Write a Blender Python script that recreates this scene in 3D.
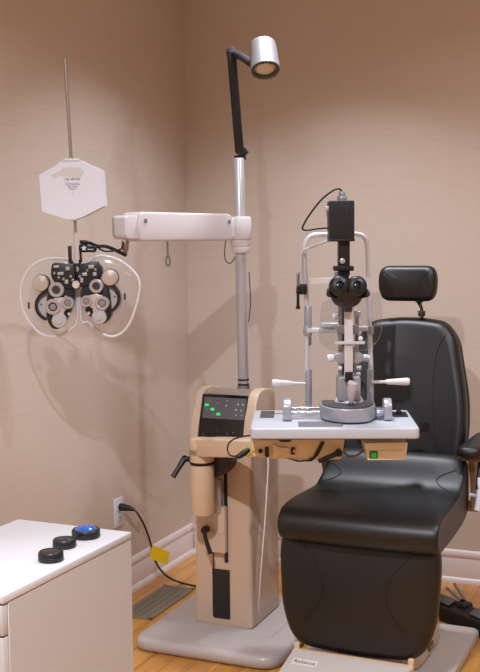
import bpy, bmesh, math, random
from mathutils import Vector, Matrix
from mathutils.bvhtree import BVHTree
random.seed(7)
S = bpy.context.scene
for o in list(bpy.data.objects): bpy.data.objects.remove(o)
COL = S.collection

# ------------------------------------------------------------------ camera
F = 1080.0; PITCH = math.radians(4.98); ROLL = 0.010
EYE = Vector((0, 0, 1.45))
fw = Vector((0, math.cos(PITCH), -math.sin(PITCH)))
r0 = Vector((1, 0, 0)); u0 = Vector((0, math.sin(PITCH), math.cos(PITCH)))
cr, sr = math.cos(ROLL), math.sin(ROLL)
RT = r0*cr - u0*sr; UP = r0*sr + u0*cr
cd = bpy.data.cameras.new('camera'); cam = bpy.data.objects.new('camera', cd); COL.objects.link(cam)
cd.sensor_fit = 'VERTICAL'; cd.sensor_height = 24; cd.lens = 24*F/672
cam.matrix_world = Matrix(((RT.x, UP.x, -fw.x, EYE.x), (RT.y, UP.y, -fw.y, EYE.y), (RT.z, UP.z, -fw.z, EYE.z), (0, 0, 0, 1)))
cd.clip_start = 0.05
S.camera = cam

# ------------------------------------------------------------------ world, lights, exposure
S.view_settings.view_transform = 'Standard'; S.view_settings.look = 'None'
S.view_settings.gamma = 1; S.view_settings.use_curve_mapping = False
S.view_settings.exposure = -0.35
w = bpy.data.worlds.new('world'); S.world = w; w.use_nodes = True
w.node_tree.nodes['Background'].inputs[0].default_value = (1, .9, .82, 1)
w.node_tree.nodes['Background'].inputs[1].default_value = 0.05
def lamp(name, loc, power, color, size, target=None, spread=180):
    l = bpy.data.lights.new(name, 'AREA'); l.shape = 'DISK'; l.size = size; l.energy = power; l.color = color
    l.spread = math.radians(spread)
    o = bpy.data.objects.new(name, l); COL.objects.link(o); o.location = loc
    if target: o.rotation_euler = (Vector(target)-Vector(loc)).to_track_quat('-Z', 'Y').to_euler()
    return o
WARM = (.89, .93, 1.02)
lamp('downlight_a', (-0.42, 1.25, 2.72), 96, WARM, .07, spread=158)
lamp('downlight_b', (1.2, 2.8, 2.72), 22, WARM, .12, spread=154)
lamp('fill_right', (2.1, 1.2, 2.72), 12, WARM, .4, spread=140)  # added soft fill, no fixture: brightens the right side
lamp('fill_camera_side', (0.7, -0.4, 2.72), 14, WARM, .4, spread=150)  # added fill from the camera side for surfaces facing the viewer
lamp('downlight_e', (0.20, 3.85, 2.72), 14, WARM, .2, spread=104)

# ------------------------------------------------------------------ helpers
def at(px, py, Y):
    d = RT*((px-240)/F) + UP*((336-py)/F) + fw
    return EYE + d*(Y/d.y)
def atz(px, py, z):
    d = RT*((px-240)/F) + UP*((336-py)/F) + fw
    return EYE + d*((z-EYE.z)/d.z)
ANG = math.atan2(450, F)
U = Vector((math.cos(ANG), -math.sin(ANG), 0)); V = Vector((math.sin(ANG), math.cos(ANG), 0))
Z = Vector((0, 0, 1))

MATS = {}
def srgb(c):
    return tuple(((x/255)/12.92 if x/255 <= .04045 else ((x/255+.055)/1.055)**2.4) for x in c)
def mat(name, rgb, rough=.5, metal=0, noise=0, nscale=8, bump=0, bscale=200, spec=.5, emit=None, coat=0, alpha=None, stretch=None):
    if name in MATS: return MATS[name]
    m = bpy.data.materials.new(name); m.use_nodes = True; nt = m.node_tree; b = nt.nodes['Principled BSDF']
    c = srgb(rgb)
    b.inputs['Base Color'].default_value = (*c, 1); b.inputs['Roughness'].default_value = rough
    b.inputs['Metallic'].default_value = metal; b.inputs['Specular IOR Level'].default_value = spec
    if coat: b.inputs['Coat Weight'].default_value = coat; b.inputs['Coat Roughness'].default_value = .15
    tc = nt.nodes.new('ShaderNodeTexCoord')
    src = tc.outputs['Object']
    if stretch:
        mp = nt.nodes.new('ShaderNodeMapping'); mp.inputs['Scale'].default_value = stretch
        nt.links.new(src, mp.inputs['Vector']); src = mp.outputs[0]
    n = nt.nodes.new('ShaderNodeTexNoise'); n.inputs['Scale'].default_value = nscale; n.inputs['Detail'].default_value = 4
    nt.links.new(src, n.inputs['Vector'])
    k = noise or .03
    mx = nt.nodes.new('ShaderNodeMix'); mx.data_type = 'RGBA'
    mx.inputs[6].default_value = (*[x*(1-k) for x in c], 1); mx.inputs[7].default_value = (*[min(1, x*(1+k)) for x in c], 1)
    nt.links.new(n.outputs[0], mx.inputs[0]); nt.links.new(mx.outputs[2], b.inputs['Base Color'])
    if bump:
        n2 = nt.nodes.new('ShaderNodeTexNoise'); n2.inputs['Scale'].default_value = bscale; nt.links.new(src, n2.inputs['Vector'])
        bp = nt.nodes.new('ShaderNodeBump'); bp.inputs['Strength'].default_value = bump; bp.inputs['Distance'].default_value = .001
        nt.links.new(n2.outputs[0], bp.inputs['Height']); nt.links.new(bp.outputs[0], b.inputs['Normal'])
    if emit:
        b.inputs['Emission Color'].default_value = (*srgb(emit[0]), 1); b.inputs['Emission Strength'].default_value = emit[1]
    if alpha is not None: b.inputs['Alpha'].default_value = alpha
    MATS[name] = m; return m
def clear(name, tint=(245, 245, 245), gloss=.12, white=.06):
    if name in MATS: return MATS[name]
    m = bpy.data.materials.new(name); m.use_nodes = True; nt = m.node_tree; nt.nodes.clear()
    out = nt.nodes.new('ShaderNodeOutputMaterial'); t = nt.nodes.new('ShaderNodeBsdfTransparent')
    t.inputs[0].default_value = (*srgb(tint), 1)
    g = nt.nodes.new('ShaderNodeBsdfGlossy'); g.inputs['Roughness'].default_value = .08
    d = nt.nodes.new('ShaderNodeBsdfDiffuse'); d.inputs[0].default_value = (.9, .9, .92, 1)
    lw = nt.nodes.new('ShaderNodeLayerWeight'); lw.inputs[0].default_value = .25
    mr = nt.nodes.new('ShaderNodeMapRange'); mr.inputs[3].default_value = gloss*.4; mr.inputs[4].default_value = min(1, gloss*4)
    nt.links.new(lw.outputs['Facing'], mr.inputs[0])
    m1 = nt.nodes.new('ShaderNodeMixShader'); nt.links.new(mr.outputs[0], m1.inputs[0])
    nt.links.new(t.outputs[0], m1.inputs[1]); nt.links.new(g.outputs[0], m1.inputs[2])
    m2 = nt.nodes.new('ShaderNodeMixShader'); m2.inputs[0].default_value = white
    nt.links.new(m1.outputs[0], m2.inputs[1]); nt.links.new(d.outputs[0], m2.inputs[2])
    nt.links.new(m2.outputs[0], out.inputs[0]); MATS[name] = m; return m

def thing(name, label, cat, loc=(0, 0, 0), rz=0, group=None):
    o = bpy.data.objects.new(name, None); COL.objects.link(o); o.empty_display_size = .05
    o.location = loc; o.rotation_euler = (0, 0, rz); o['label'] = label; o['category'] = cat
    o['_r'] = 1
    if group: o['group'] = group
    return o
def tag(o, label, cat, group=None):
    o['label'] = label; o['category'] = cat
    if group: o['group'] = group
    return o
def rootmat(o):
    m = Matrix.Identity(4)
    while o:
        m = (Matrix.Translation(o.location) @ o.rotation_euler.to_matrix().to_4x4()) @ m; o = o.parent
    return m
def obj(name, bm, m, parent=None, local=False, label=None, smooth=38):
    """links bm as one mesh. Coordinates are world unless local=True (then in the parent's frame)."""
    if parent is not None and not local: bm.transform(rootmat(parent).inverted())
    bmesh.ops.recalc_face_normals(bm, faces=bm.faces)
    for f in bm.faces: f.smooth = True
    lim = math.radians(smooth)
    for e in bm.edges:
        if len(e.link_faces) == 2 and e.calc_face_angle(0) > lim: e.smooth = False
    me = bpy.data.meshes.new(name); 
    if parent is None:   # origin at the mesh's centre base
        xs = [v.co.x for v in bm.verts]; ys = [v.co.y for v in bm.verts]; zs = [v.co.z for v in bm.verts]
        c = Vector(((min(xs)+max(xs))/2, (min(ys)+max(ys))/2, min(zs)))
        bm.transform(Matrix.Translation(-c))
    bm.to_mesh(me); bm.free(); me.materials.append(m)
    o = bpy.data.objects.new(name, me); COL.objects.link(o)
    if parent is None: o.location = c
    else: o.parent = parent
    if label: o['label'] = label
    return o
def struct(name, bm, m, parent=None):
    o = obj(name, bm, m, parent); o['kind'] = 'structure'; return o
def NB(): return bmesh.new()
def merge(bm, other, M=None):
    if M is not None: other.transform(M)
    me = bpy.data.meshes.new('t'); other.to_mesh(me); other.free(); bm.from_mesh(me); bpy.data.meshes.remove(me)
def box(bm, c, s, bev=0, seg=3, M=None):
    b = bmesh.new(); bmesh.ops.create_cube(b, size=1, matrix=Matrix.Diagonal((*s, 1)))
    if bev: bmesh.ops.bevel(b, geom=b.edges[:], offset=bev, segments=seg, profile=.5, affect='EDGES')
    b.transform(Matrix.Translation(c))
    merge(bm, b, M); return bm
def frame(ax):
    ax = ax.normalized(); h = Vector((0, 0, 1)) if abs(ax.z) < .95 else Vector((1, 0, 0))
    a = ax.cross(h).normalized(); return a, ax.cross(a).normalized()
def cyl(bm, a, b, r1, r2=None, n=24, bev=0):
    a = Vector(a); b = Vector(b); r2 = r1 if r2 is None else r2; L = (b-a).length
    prof = [(0, 0), (r1, 0), (r2, L), (0, L)] if not bev else \
        [(0, 0), (r1-bev, 0), (r1-bev*.3, bev*.3), (r1, bev), (r2, L-bev), (r2-bev*.3, L-bev*.3), (r2-bev, L), (0, L)]
    return lathe(bm, prof, a, b-a, n)
def lathe(bm, prof, o, ax, n=24, sx=1, sy=1, xdir=None):
    o = Vector(o); ax = Vector(ax).normalized(); p, q = frame(ax)
    if xdir is not None: p = Vector(xdir).normalized(); q = ax.cross(p).normalized()
    rings = []
    for r, h in prof:
        if r < 1e-6: rings.append([bm.verts.new(o+ax*h)])
        else: rings.append([bm.verts.new(o+ax*h+p*(math.cos(2*math.pi*i/n)*r*sx)+q*(math.sin(2*math.pi*i/n)*r*sy)) for i in range(n)])
    for A, B in zip(rings, rings[1:]): bridge(bm, A, B)
    return bm
def bridge(bm, A, B):
    n = max(len(A), len(B))
    for i in range(n):
        j = (i+1) % n
        if len(A) == 1 and len(B) == 1: continue
        if len(A) == 1: fs = (A[0], B[i], B[j])
        elif len(B) == 1: fs = (A[i], B[0], A[j])
        else: fs = (A[i], B[i], B[j], A[j])
        try: bm.faces.new(fs)
        except ValueError: pass
def tube(bm, pts, r, n=10, smooth=True, k=6, flat=None):
    """round tube along a smooth path; r a number or list per control point"""
    P = [Vector(p) for p in pts]; R = r if isinstance(r, (list, tuple)) else [r]*len(P)
    Q = []; RR = []
    if smooth and len(P) > 2:
        for i in range(len(P)-1):
            a = P[max(0, i-1)]; b = P[i]; c = P[i+1]; d = P[min(len(P)-1, i+2)]
            for s in range(k):
                t = s/k
                Q.append(.5*((2*b)+(c-a)*t+(2*a-5*b+4*c-d)*t*t+(3*b-a-3*c+d)*t**3)); RR.append(R[i]*(1-t)+R[i+1]*t)
        Q.append(P[-1]); RR.append(R[-1])
    else: Q = P; RR = R
    t0 = (Q[1]-Q[0]).normalized(); a, b = frame(t0); rings = []
    for i, q in enumerate(Q):
        t = (Q[min(i+1, len(Q)-1)]-Q[max(i-1, 0)]).normalized()
        a = (a - t*a.dot(t)).normalized(); b = t.cross(a).normalized()
        rings.append([bm.verts.new(q+a*(math.cos(2*math.pi*j/n)*RR[i])+b*(math.sin(2*math.pi*j/n)*RR[i])) for j in range(n)])
    for A, B in zip(rings, rings[1:]): bridge(bm, A, B)
    bm.faces.new(rings[0]); bm.faces.new(rings[-1][::-1]); return bm
def rpoly(pts, r, seg=5):
    """round the corners of a 2-D polygon; r one number or one per corner"""
    out = []; n = len(pts); rr = r if isinstance(r, (list, tuple)) else [r]*n
    for i in range(n):
        p = Vector(pts[i]); a = Vector(pts[i-1])-p; b = Vector(pts[(i+1) % n])-p
        if rr[i] <= 0: out.append(tuple(p)); continue
        d = min(rr[i], a.length*.49, b.length*.49); A = p+a.normalized()*d; B = p+b.normalized()*d
        for s in range(seg+1):
            t = s/seg; q = A*(1-t)**2+p*2*t*(1-t)+B*t*t; out.append((q.x, q.y))
    return out
def prism(bm, pts, h, M, bev=0, seg=3):
    """outline in local xy extruded 0..h along local z, placed by M"""
    b = bmesh.new(); vs = [b.verts.new((x, y, 0)) for x, y in pts]; f = b.faces.new(vs)
    r = bmesh.ops.extrude_face_region(b, geom=[f]); top = [g for g in r['geom'] if isinstance(g, bmesh.types.BMVert)]
    for v in top: v.co.z = h
    if bev:
        es = [e for e in b.edges if abs(e.verts[0].co.z-e.verts[1].co.z) < 1e-7]
        bmesh.ops.bevel(b, geom=es, offset=bev, segments=seg, profile=.5, affect='EDGES', clamp_overlap=True)
    merge(bm, b, M); return bm
def MX(o, x, y, z=None):
    x = Vector(x).normalized(); y = Vector(y).normalized(); z = Vector(z).normalized() if z is not None else x.cross(y).normalized(); o = Vector(o)
    return Matrix(((x.x, y.x, z.x, o.x), (x.y, y.y, z.y, o.y), (x.z, y.z, z.z, o.z), (0, 0, 0, 1)))
def pillow(bm, pts, T, r, bulge, fn=None, steps=7, backbulge=0):
    """soft cushion: outline (x,z), thickness T along y, rounded rim r, front swells by bulge toward -y"""
    n = len(pts); cx = sum(p[0] for p in pts)/n; cz = sum(p[1] for p in pts)/n
    w = max(p[0] for p in pts)-min(p[0] for p in pts); h = max(p[1] for p in pts)-min(p[1] for p in pts); m = min(w, h)/2
    prof = []   # (inset in m, y)
    for i in range(steps+1):
        a = math.pi/2*i/steps; prof.append((r*(1-math.sin(a)), T/2-r+r*math.cos(a)))    # back rim -> side
    prof = [(r+(m-r)*k, T/2+backbulge*k) for k in (.9, .5, .2)]+prof
    for i in range(steps+1):
        a = math.pi/2*i/steps; prof.append((r*(1-math.cos(a)), -T/2+r-r*math.sin(a)))
    for k in (.08, .2, .35, .5, .7, .9): prof.append((r+(m-r)*k, -T/2-bulge*(1-(1-k)**2)))
    rings = []
    for ins, y in prof:
        ring = []
        for x, z in pts:
            ux, uz = (x-cx)/(w/2), (z-cz)/(h/2)
            nx = cx+(x-cx)*(1-min(1, ins/(w/2)) if w >= h*.999 and ins <= r else 1-ins/m if ins > r else 1-ins/(w/2))
            nz = cz+(z-cz)*(1-ins/m if ins > r else 1-ins/(h/2))
            if ins > r:
                kk = (ins-r)/(m-r); nx = cx+(x-cx)*(1-r/(w/2))*(1-kk); nz = cz+(z-cz)*(1-r/(h/2))*(1-kk)
            ring.append(bm.verts.new((nx, y, nz)))
        rings.append(ring)
    for A, B in zip(rings, rings[1:]): bridge(bm, A, B)
    for R_, yy in ((rings[0], T/2+backbulge), (rings[-1], -T/2-bulge)):
        c = bm.verts.new((cx, yy, cz)); bridge(bm, R_, [c])
    if fn:
        for v in bm.verts: v.co = fn(v.co)
    return bm
def drape(bm, pts, d, off=.0008):
    t = BVHTree.FromBMesh(bm); out = []; d = Vector(d).normalized()
    for p in pts:
        h = t.ray_cast(Vector(p)-d*1.0, d)
        if h[0] is not None: out.append(h[0]-d*off)
    return out
def text_bm(body, size, M, ext=.0004, align='CENTER'):
    c = bpy.data.curves.new('t', 'FONT'); c.body = body; c.size = size; c.extrude = ext; c.align_x = align; c.resolution_u = 2
    o = bpy.data.objects.new('t', c); COL.objects.link(o); dg = bpy.context.evaluated_depsgraph_get(); dg.update()
    me = o.evaluated_get(dg).to_mesh(); bm = bmesh.new(); bm.from_mesh(me); o.evaluated_get(dg).to_mesh_clear()
    bpy.data.objects.remove(o); bpy.data.curves.remove(c); bm.transform(M); return bm

# ------------------------------------------------------------------ materials
CREAM = mat('cream_enamel', (208, 184, 163), .38, noise=.03, coat=.15)
CREAM2 = mat('cream_enamel_arm', (212, 186, 156), .36, noise=.03, coat=.15)
IVORY = mat('ivory_plastic', (240, 230, 204), .42)
OFFW = mat('offwhite_enamel', (226, 217, 212), .35, coat=.2)
PLATE = mat('base_plate_enamel', (184, 176, 174), .36, noise=.05, coat=.15)
WHITE = mat('white_plastic', (222, 227, 240), .4)
TABLE = mat('table_laminate', (188, 193, 202), .35)
SILV = mat('satin_silver', (150, 153, 162), .32, metal=.75)
SILVD = mat('brushed_aluminium', (160, 162, 168), .3, metal=.95, stretch=(1, 1, .05), noise=.12, nscale=150)
CHROME = mat('chrome', (190, 190, 195), .14, metal=1)
PAINTS = mat('silver_paint', (166, 169, 178), .36, metal=.35)
BLACK = mat('black_plastic', (22, 22, 25), .42)
BLACKM = mat('black_metal', (32, 33, 38), .35, metal=.3)
DGREY = mat('dark_grey_top', (72, 72, 78), .4)
LEATHER = mat('black_leather', (9, 10, 14), .44, noise=.08, bump=.2, bscale=420, spec=.62)
SEAM = mat('seam_thread', (14, 14, 17), .6)
LAM = mat('cabinet_laminate', (192, 190, 190), .45)
LAMT = mat('cabinet_laminate_top', (205, 205, 209), .32)
CLEAR = clear('clear_plastic', gloss=.2, white=.10)
CLEAR2 = clear('clear_plastic_rim', gloss=.4, white=.6)
CLEAR3 = clear('thin_clear_plastic', gloss=.04, white=.008)
YELLOW = mat('yellow_tag', (238, 200, 10), .5)
CORDM = mat('cord_rubber', (18, 18, 20), .5)
GREEN = mat('lit_green', (20, 190, 90), .4, emit=((30, 220, 100), .9))

def nodes_wall():
    m = bpy.data.materials.new('woven_wallcovering'); m.use_nodes = True; nt = m.node_tree; b = nt.nodes['Principled BSDF']
    b.inputs['Roughness'].default_value = .62; b.inputs['Specular IOR Level'].default_value = .25
    tc = nt.nodes.new('ShaderNodeTexCoord'); mp = nt.nodes.new('ShaderNodeMapping'); mp.inputs['Scale'].default_value = (6, 6, 190)
    nt.links.new(tc.outputs['Object'], mp.inputs[0])
    n = nt.nodes.new('ShaderNodeTexNoise'); n.inputs['Scale'].default_value = 1.4; n.inputs['Detail'].default_value = 5; nt.links.new(mp.outputs[0], n.inputs['Vector'])
    cr_ = nt.nodes.new('ShaderNodeValToRGB'); cr_.color_ramp.elements[0].position = .3; cr_.color_ramp.elements[1].position = .7
    cr_.color_ramp.elements[0].color = (*srgb((207, 192, 179)), 1); cr_.color_ramp.elements[1].color = (*srgb((213, 199, 187)), 1)
    nt.links.new(n.outputs[0], cr_.inputs[0]); nt.links.new(cr_.outputs[0], b.inputs['Base Color'])
    bp = nt.nodes.new('ShaderNodeBump'); bp.inputs['Strength'].default_value = .15; bp.inputs['Distance'].default_value = .002
    nt.links.new(n.outputs[0], bp.inputs['Height']); nt.links.new(bp.outputs[0], b.inputs['Normal']); return m
WALL = nodes_wall()
def nodes_floor():
    m = bpy.data.materials.new('honey_oak_planks'); m.use_nodes = True; nt = m.node_tree; b = nt.nodes['Principled BSDF']
    b.inputs['Roughness'].default_value = .3
    tc = nt.nodes.new('ShaderNodeTexCoord'); mp = nt.nodes.new('ShaderNodeMapping'); mp.inputs['Rotation'].default_value = (0, 0, math.pi/2+ANG)
    nt.links.new(tc.outputs['Object'], mp.inputs[0])
    br = nt.nodes.new('ShaderNodeTexBrick'); br.inputs['Scale'].default_value = 1; br.inputs['Brick Width'].default_value = 1.1
    br.inputs['Row Height'].default_value = .085; br.inputs['Mortar Size'].default_value = .0012; br.inputs['Bias'].default_value = 0
    br.inputs['Color1'].default_value = (*srgb((216, 160, 86)), 1); br.inputs['Color2'].default_value = (*srgb((198, 138, 66)), 1)
    br.inputs['Mortar'].default_value = (*srgb((110, 70, 34)), 1); nt.links.new(mp.outputs[0], br.inputs['Vector'])
    mp2 = nt.nodes.new('ShaderNodeMapping'); mp2.inputs['Scale'].default_value = (2, 26, 1); nt.links.new(mp.outputs[0], mp2.inputs[0])
    n = nt.nodes.new('ShaderNodeTexNoise'); n.inputs['Scale'].default_value = 1.5; n.inputs['Detail'].default_value = 6; nt.links.new(mp2.outputs[0], n.inputs['Vector'])
    mx = nt.nodes.new('ShaderNodeMix'); mx.data_type = 'RGBA'; mx.blend_type = 'MULTIPLY'; mx.inputs[0].default_value = .55
    cr_ = nt.nodes.new('ShaderNodeValToRGB'); cr_.color_ramp.elements[0].color = (.62, .5, .38, 1); cr_.color_ramp.elements[1].color = (1, 1, 1, 1)
    cr_.color_ramp.elements[0].position = .3; cr_.color_ramp.elements[1].position = .6
    nt.links.new(n.outputs[0], cr_.inputs[0]); nt.links.new(br.outputs[0], mx.inputs[6]); nt.links.new(cr_.outputs[0], mx.inputs[7])
    nt.links.new(mx.outputs[2], b.inputs['Base Color']); return m
FLOOR = nodes_floor()
BASEB = mat('baseboard_paint', (226, 214, 212), .35)

# ------------------------------------------------------------------ the room
C0 = atz(191.5, 552, 0)
def rm(u, v, z=0): return C0 + U*u + V*v + Z*z
RMAT = MX(C0, U, V, Z)
RU, RV, RH = 4.4, -6.0, 2.75
t = .1
b = box(NB(), (RU/2, RV/2, -.05), (RU+.2, -RV+.2, .1), M=RMAT); struct('floor', b, FLOOR)
b = box(NB(), (RU/2, RV/2, RH+.05), (RU+.2, -RV+.2, .1), M=RMAT); struct('ceiling', b, mat('ceiling_paint', (232, 230, 226), .7))
b = box(NB(), (-.05, RV/2, RH/2), (.1, -RV+.2, RH), M=RMAT); struct('wall_left', b, WALL)
b = box(NB(), (RU/2, .05, RH/2), (RU, .1, RH), M=RMAT); struct('wall_back', b, WALL)
b = box(NB(), (RU+.05, RV/2, RH/2), (.1, -RV+.2, RH), M=RMAT); struct('wall_right', b, WALL)
b = box(NB(), (RU/2, RV-.05, RH/2), (RU, .1, RH), M=RMAT); struct('wall_front', b, WALL)
def baseboard(name, o, along, inward, L):
    prof = [(0, 0), (.026, 0), (.026, .012), (.02, .02), (.015, .024), (.015, .098), (.0115, .104), (.0115, .108), (.014, .112), (.0135, .124), (.009, .134), (.004, .139), (0, .14)]
    b = NB(); prism(b, prof, L, MX(o, inward, Z, along)); struct(name, b, BASEB)
baseboard('baseboard_left', rm(0, 0), -V, U, 5.9)
baseboard('baseboard_back', rm(0.026, 0), U, -V, 4.3)

# ------------------------------------------------------------------ white cabinet in the left foreground
CA = math.radians(2.5)
ck = atz(131.5, 532, .71)
ca, cb = U*math.cos(CA)-V*math.sin(CA), V*math.cos(CA)+U*math.sin(CA)
cb = V.copy(); ca = (U*math.cos(CA)+V*math.sin(-CA)).normalized()
cang = math.atan2(V.x, V.y)+0.022
cx_, cy_ = Vector((math.cos(cang), -math.sin(cang), 0)), Vector((math.sin(cang), math.cos(cang), 0))
CW, CD = .35, .548
cab = thing('drawer_cabinet', 'white laminate drawer cabinet in the left foreground holding three black discs', 'cabinet',
            Vector((ck.x, ck.y, 0))-cx_*CW/2-cy_*CD/2, -cang)
b = box(NB(), (0, 0, .71-.0085), (CW, CD, .017), .0012, 2); obj('cabinet_top', b, LAMT, cab, True)
b = box(NB(), (0, .0095, .3455), (CW-.002, CD-.021, .691), .001, 1); obj('body', b, LAM, cab, True)
for i, (z0, z1) in enumerate(((.02, .2), (.205, .4), (.405, .618), (.623, .688))):
    b = box(NB(), (0, -CD/2+.009, (z0+z1)/2), (CW-.003, .018, z1-z0), .0012, 2); d = obj('drawer', b, LAM, cab, True)
    b = NB(); tube(b, [(-.06, -CD/2, (z0+z1)/2), (-.06, -CD/2-.025, (z0+z1)/2), (.06, -CD/2-.025, (z0+z1)/2), (.06, -CD/2, (z0+z1)/2)], .005, smooth=False); obj('handle', b, SILVD, d, True)
# three black discs
def disc(px, py, w, h, label, top, blue=False):
    p = atz(px, py, .71); k = 1080/p.y; r = w/k/2
    d = thing('lens_case', label, 'lens case', p, .4, 'black round cases on the white cabinet')
    hh = h
    b = NB(); lathe(b, [(0, 0), (r*.93, 0), (r, .003), (r, hh*.45), (r*.975, hh*.48), (r*.975, hh*.52), (r, hh*.55), (r*.99, hh*.85), (r*.9, hh), (r*.8, hh), (r*.78, hh-.002), (0, hh-.002)], (0, 0, 0), Z, 40); obj('case_shell', b, BLACK, d, True)
    if blue:
        b = NB(); lathe(b, [(0, hh+.009), (r*.3, hh+.008), (r*.6, hh+.0045), (r*.79, hh-.001), (0, hh-.001)], (0, 0, 0), Z, 40); obj('lens', b, top, d, True, 'glossy blue glass lens')
    else:
        b = NB(); lathe(b, [(0, hh-.001), (r*.74, hh-.001), (r*.7, hh-.0002), (0, hh+.0005)], (0, 0, 0), Z, 40); obj('lid', b, top, d, True)
BLUE = mat('blue_lens_painted_glints', (24, 84, 170), .12, noise=1, nscale=75, coat=1)  # strong noise paints glassy reflection patches into the blue
disc(51, 560.5, 26, .023, 'black round lens case nearest the front edge of the white cabinet', mat('dark_bronze_lid', (48, 36, 33), .35))
disc(64.5, 547, 24, .021, 'black round lens case in the middle of the row on the cabinet', mat('dark_lid', (38, 38, 42), .35))
disc(86, 537, 29, .022, 'black round lens case with a shiny blue lens on top', BLUE, True)

# ------------------------------------------------------------------ wall outlet, cord, floor vent
wz = at(118, 512, 4.41)
# point on the left wall seen at px,py
def onwall(px, py, off=0):
    d = RT*((px-240)/F) + UP*((336-py)/F) + fw
    n = U; tt = (C0-EYE).dot(n)/d.dot(n); return EYE + d*tt + U*off
ow = onwall(118, 512)
out = thing('wall_outlet', 'white electrical outlet plate low on the left wall', 'outlet', ow, -ANG)
b = box(NB(), (.0035, 0, 0), (.007, .075, .118), .003, 2); obj('plate', b, WHITE, out, True)
for s in (1, -1):
    b = box(NB(), (.0075, 0, .022*s), (.004, .034, .032), .003, 3); r_ = obj('socket', b, mat('socket_white', (215, 212, 212), .4), out, True)
    b = NB(); box(b, (.0096, .006, .022*s), (.001, .002, .008)); box(b, (.0096, -.006, .022*s), (.001, .002, .008)); obj('slot', b, BLACK, r_, True)
pc = thing('power_cord', 'black power cord plugged into the wall outlet, with a yellow tag', 'cord', ow+U*.02, 0)
s0 = ow+U*.010+Z*.022
b = NB(); tube(b, [s0, s0+U*.012, s0+U*.03-Z*.001, s0+U*.05-Z*.003, s0+U*.065-Z*.006], [.015, .016, .013, .010, .006], 14); obj('plug', b, BLACK, pc)
c1 = s0+U*.062-Z*.0055
pts = [c1, at(138, 514, 4.42), at(145, 527, 4.44), at(150, 541, 4.45), at(153, 553, 4.45), at(158, 566, 4.42), at(168, 577, 4.36)]
e1 = atz(182, 583, .006); e2 = atz(200, 587, .006)
b = NB(); tube(b, pts+[e1, e2], .0042, 10); obj('cable', b, CORDM, pc)
tp = at(152, 546, 4.44)
b = NB(); A_, B_, C_, D_ = at(151, 545, 4.44), at(156, 546, 4.42), at(171, 553, 4.40), at(172, 564, 4.39)
tx = (at(170, 556, 4.37)-at(152, 549, 4.43)).normalized(); ty = (at(153, 560, 4.43)-at(156, 547, 4.43)).normalized()
def wave_card(o, x, y, w, h, th, amp):
    b = NB(); n = 10; n1 = x.cross(y).normalized(); g = []
    for s in (0, 1):
        rows = []
        for i in range(n+1):
            row = []
            for j in range(5):
                q = o+x*(w*i/n)+y*(h*j/4)+n1*(amp*math.sin(i/n*5+j*.5)+s*th); row.append(b.verts.new(q))
            rows.append(row)
        g.append(rows)
        for i in range(n):
            for j in range(4): b.faces.new((rows[i][j], rows[i+1][j], rows[i+1][j+1], rows[i][j+1]))
    for i in range(n):
        for j in (0, 4): b.faces.new((g[0][i][j], g[0][i+1][j], g[1][i+1][j], g[1][i][j]))
    for j in range(4):
        for i in (0, n): b.faces.new((g[0][i][j], g[0][i][j+1], g[1][i][j+1], g[1][i][j]))
    return b
obj('tag', wave_card(at(152, 545, 4.44), tx, ty, .10, .056, .0008, .004), YELLOW, pc, label='yellow warning tag')

va = atz(195, 589.5, 0); vb = atz(166, 584, 0); vc = atz(152.5, 620, 0)
VW, VL = .145, .40
vo = Vector((va.x, va.y, 0))-U*VW/2-V*VL/2+U*.0
vent = thing('floor_vent', 'dark bronze metal floor vent grille beside the baseboard', 'vent', vo, -ANG)
VM = mat('vent_metal', (138, 128, 114), .5, metal=.2, noise=.15, nscale=40)
VR = mat('vent_rim', (150, 136, 118), .4, metal=.4)
b = NB()
for (x, y, sx, sy) in ((-VW/2+.008, 0, .016, VL), (VW/2-.008, 0, .016, VL), (0, -VL/2+.008, VW, .016), (0, VL/2-.008, VW, .016)):
    box(b, (x, y, .003), (sx, sy, .006), .002, 2)
obj('vent_frame', b, VR, vent, True)
b = NB(); box(b, (0, 0, .001), (VW-.02, VL-.02, .002)); obj('backing', b, BLACK, vent, True)
b = NB()
for i in range(30): box(b, (0, -VL/2+.022+i*(VL-.044)/29, .0035), (VW-.03, .0085, .003), .0008, 1)
for i in range(4): box(b, (-VW/2+.03+i*.0285, 0, .0045), (.004, VL-.03, .003))
obj('grille', b, VM, vent, True)

# ------------------------------------------------------------------ instrument stand (column, pole, phoropter arm, table arm)
SO = Vector((-.014, 3.978, 0))
st = thing('instrument_stand', 'cream ophthalmic instrument stand with chrome pole rising beside the chair', 'instrument stand', SO, -ANG)
# base plate
ol = rpoly([(-.268, -.365), (.292, -.375), (.292, .27), (-.265, .27)], [.07, .09, .05, .05], 8)
b = NB(); prism(b, ol, .05, Matrix.Identity(4), .022, 4); 
obj('base_plate', b, PLATE, st, True)
# column with cut-away head
hw, hd = .1125, .145
def sec(bm, z, x0, x1, y0, y1, r):
    p = rpoly([(x0, y0), (x1, y0), (x1, y1), (x0, y1)], r, 5); return [bm.verts.new((x, y, z)) for x, y in p]
b = NB(); rings = []
for z, g in ((.048, .006), (.058, 0), (.40, .002), (.70, -.002), (.735, -.006)):
    rings.append(sec(b, z, -hw-.004+g, hw-g, -hd+g, hd-g, .018))
for A, B in zip(rings, rings[1:]): bridge(b, A, B)
b.faces.new(rings[0][::-1]); b.faces.new(rings[-1])
obj('column', b, CREAM, st, True)
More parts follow.
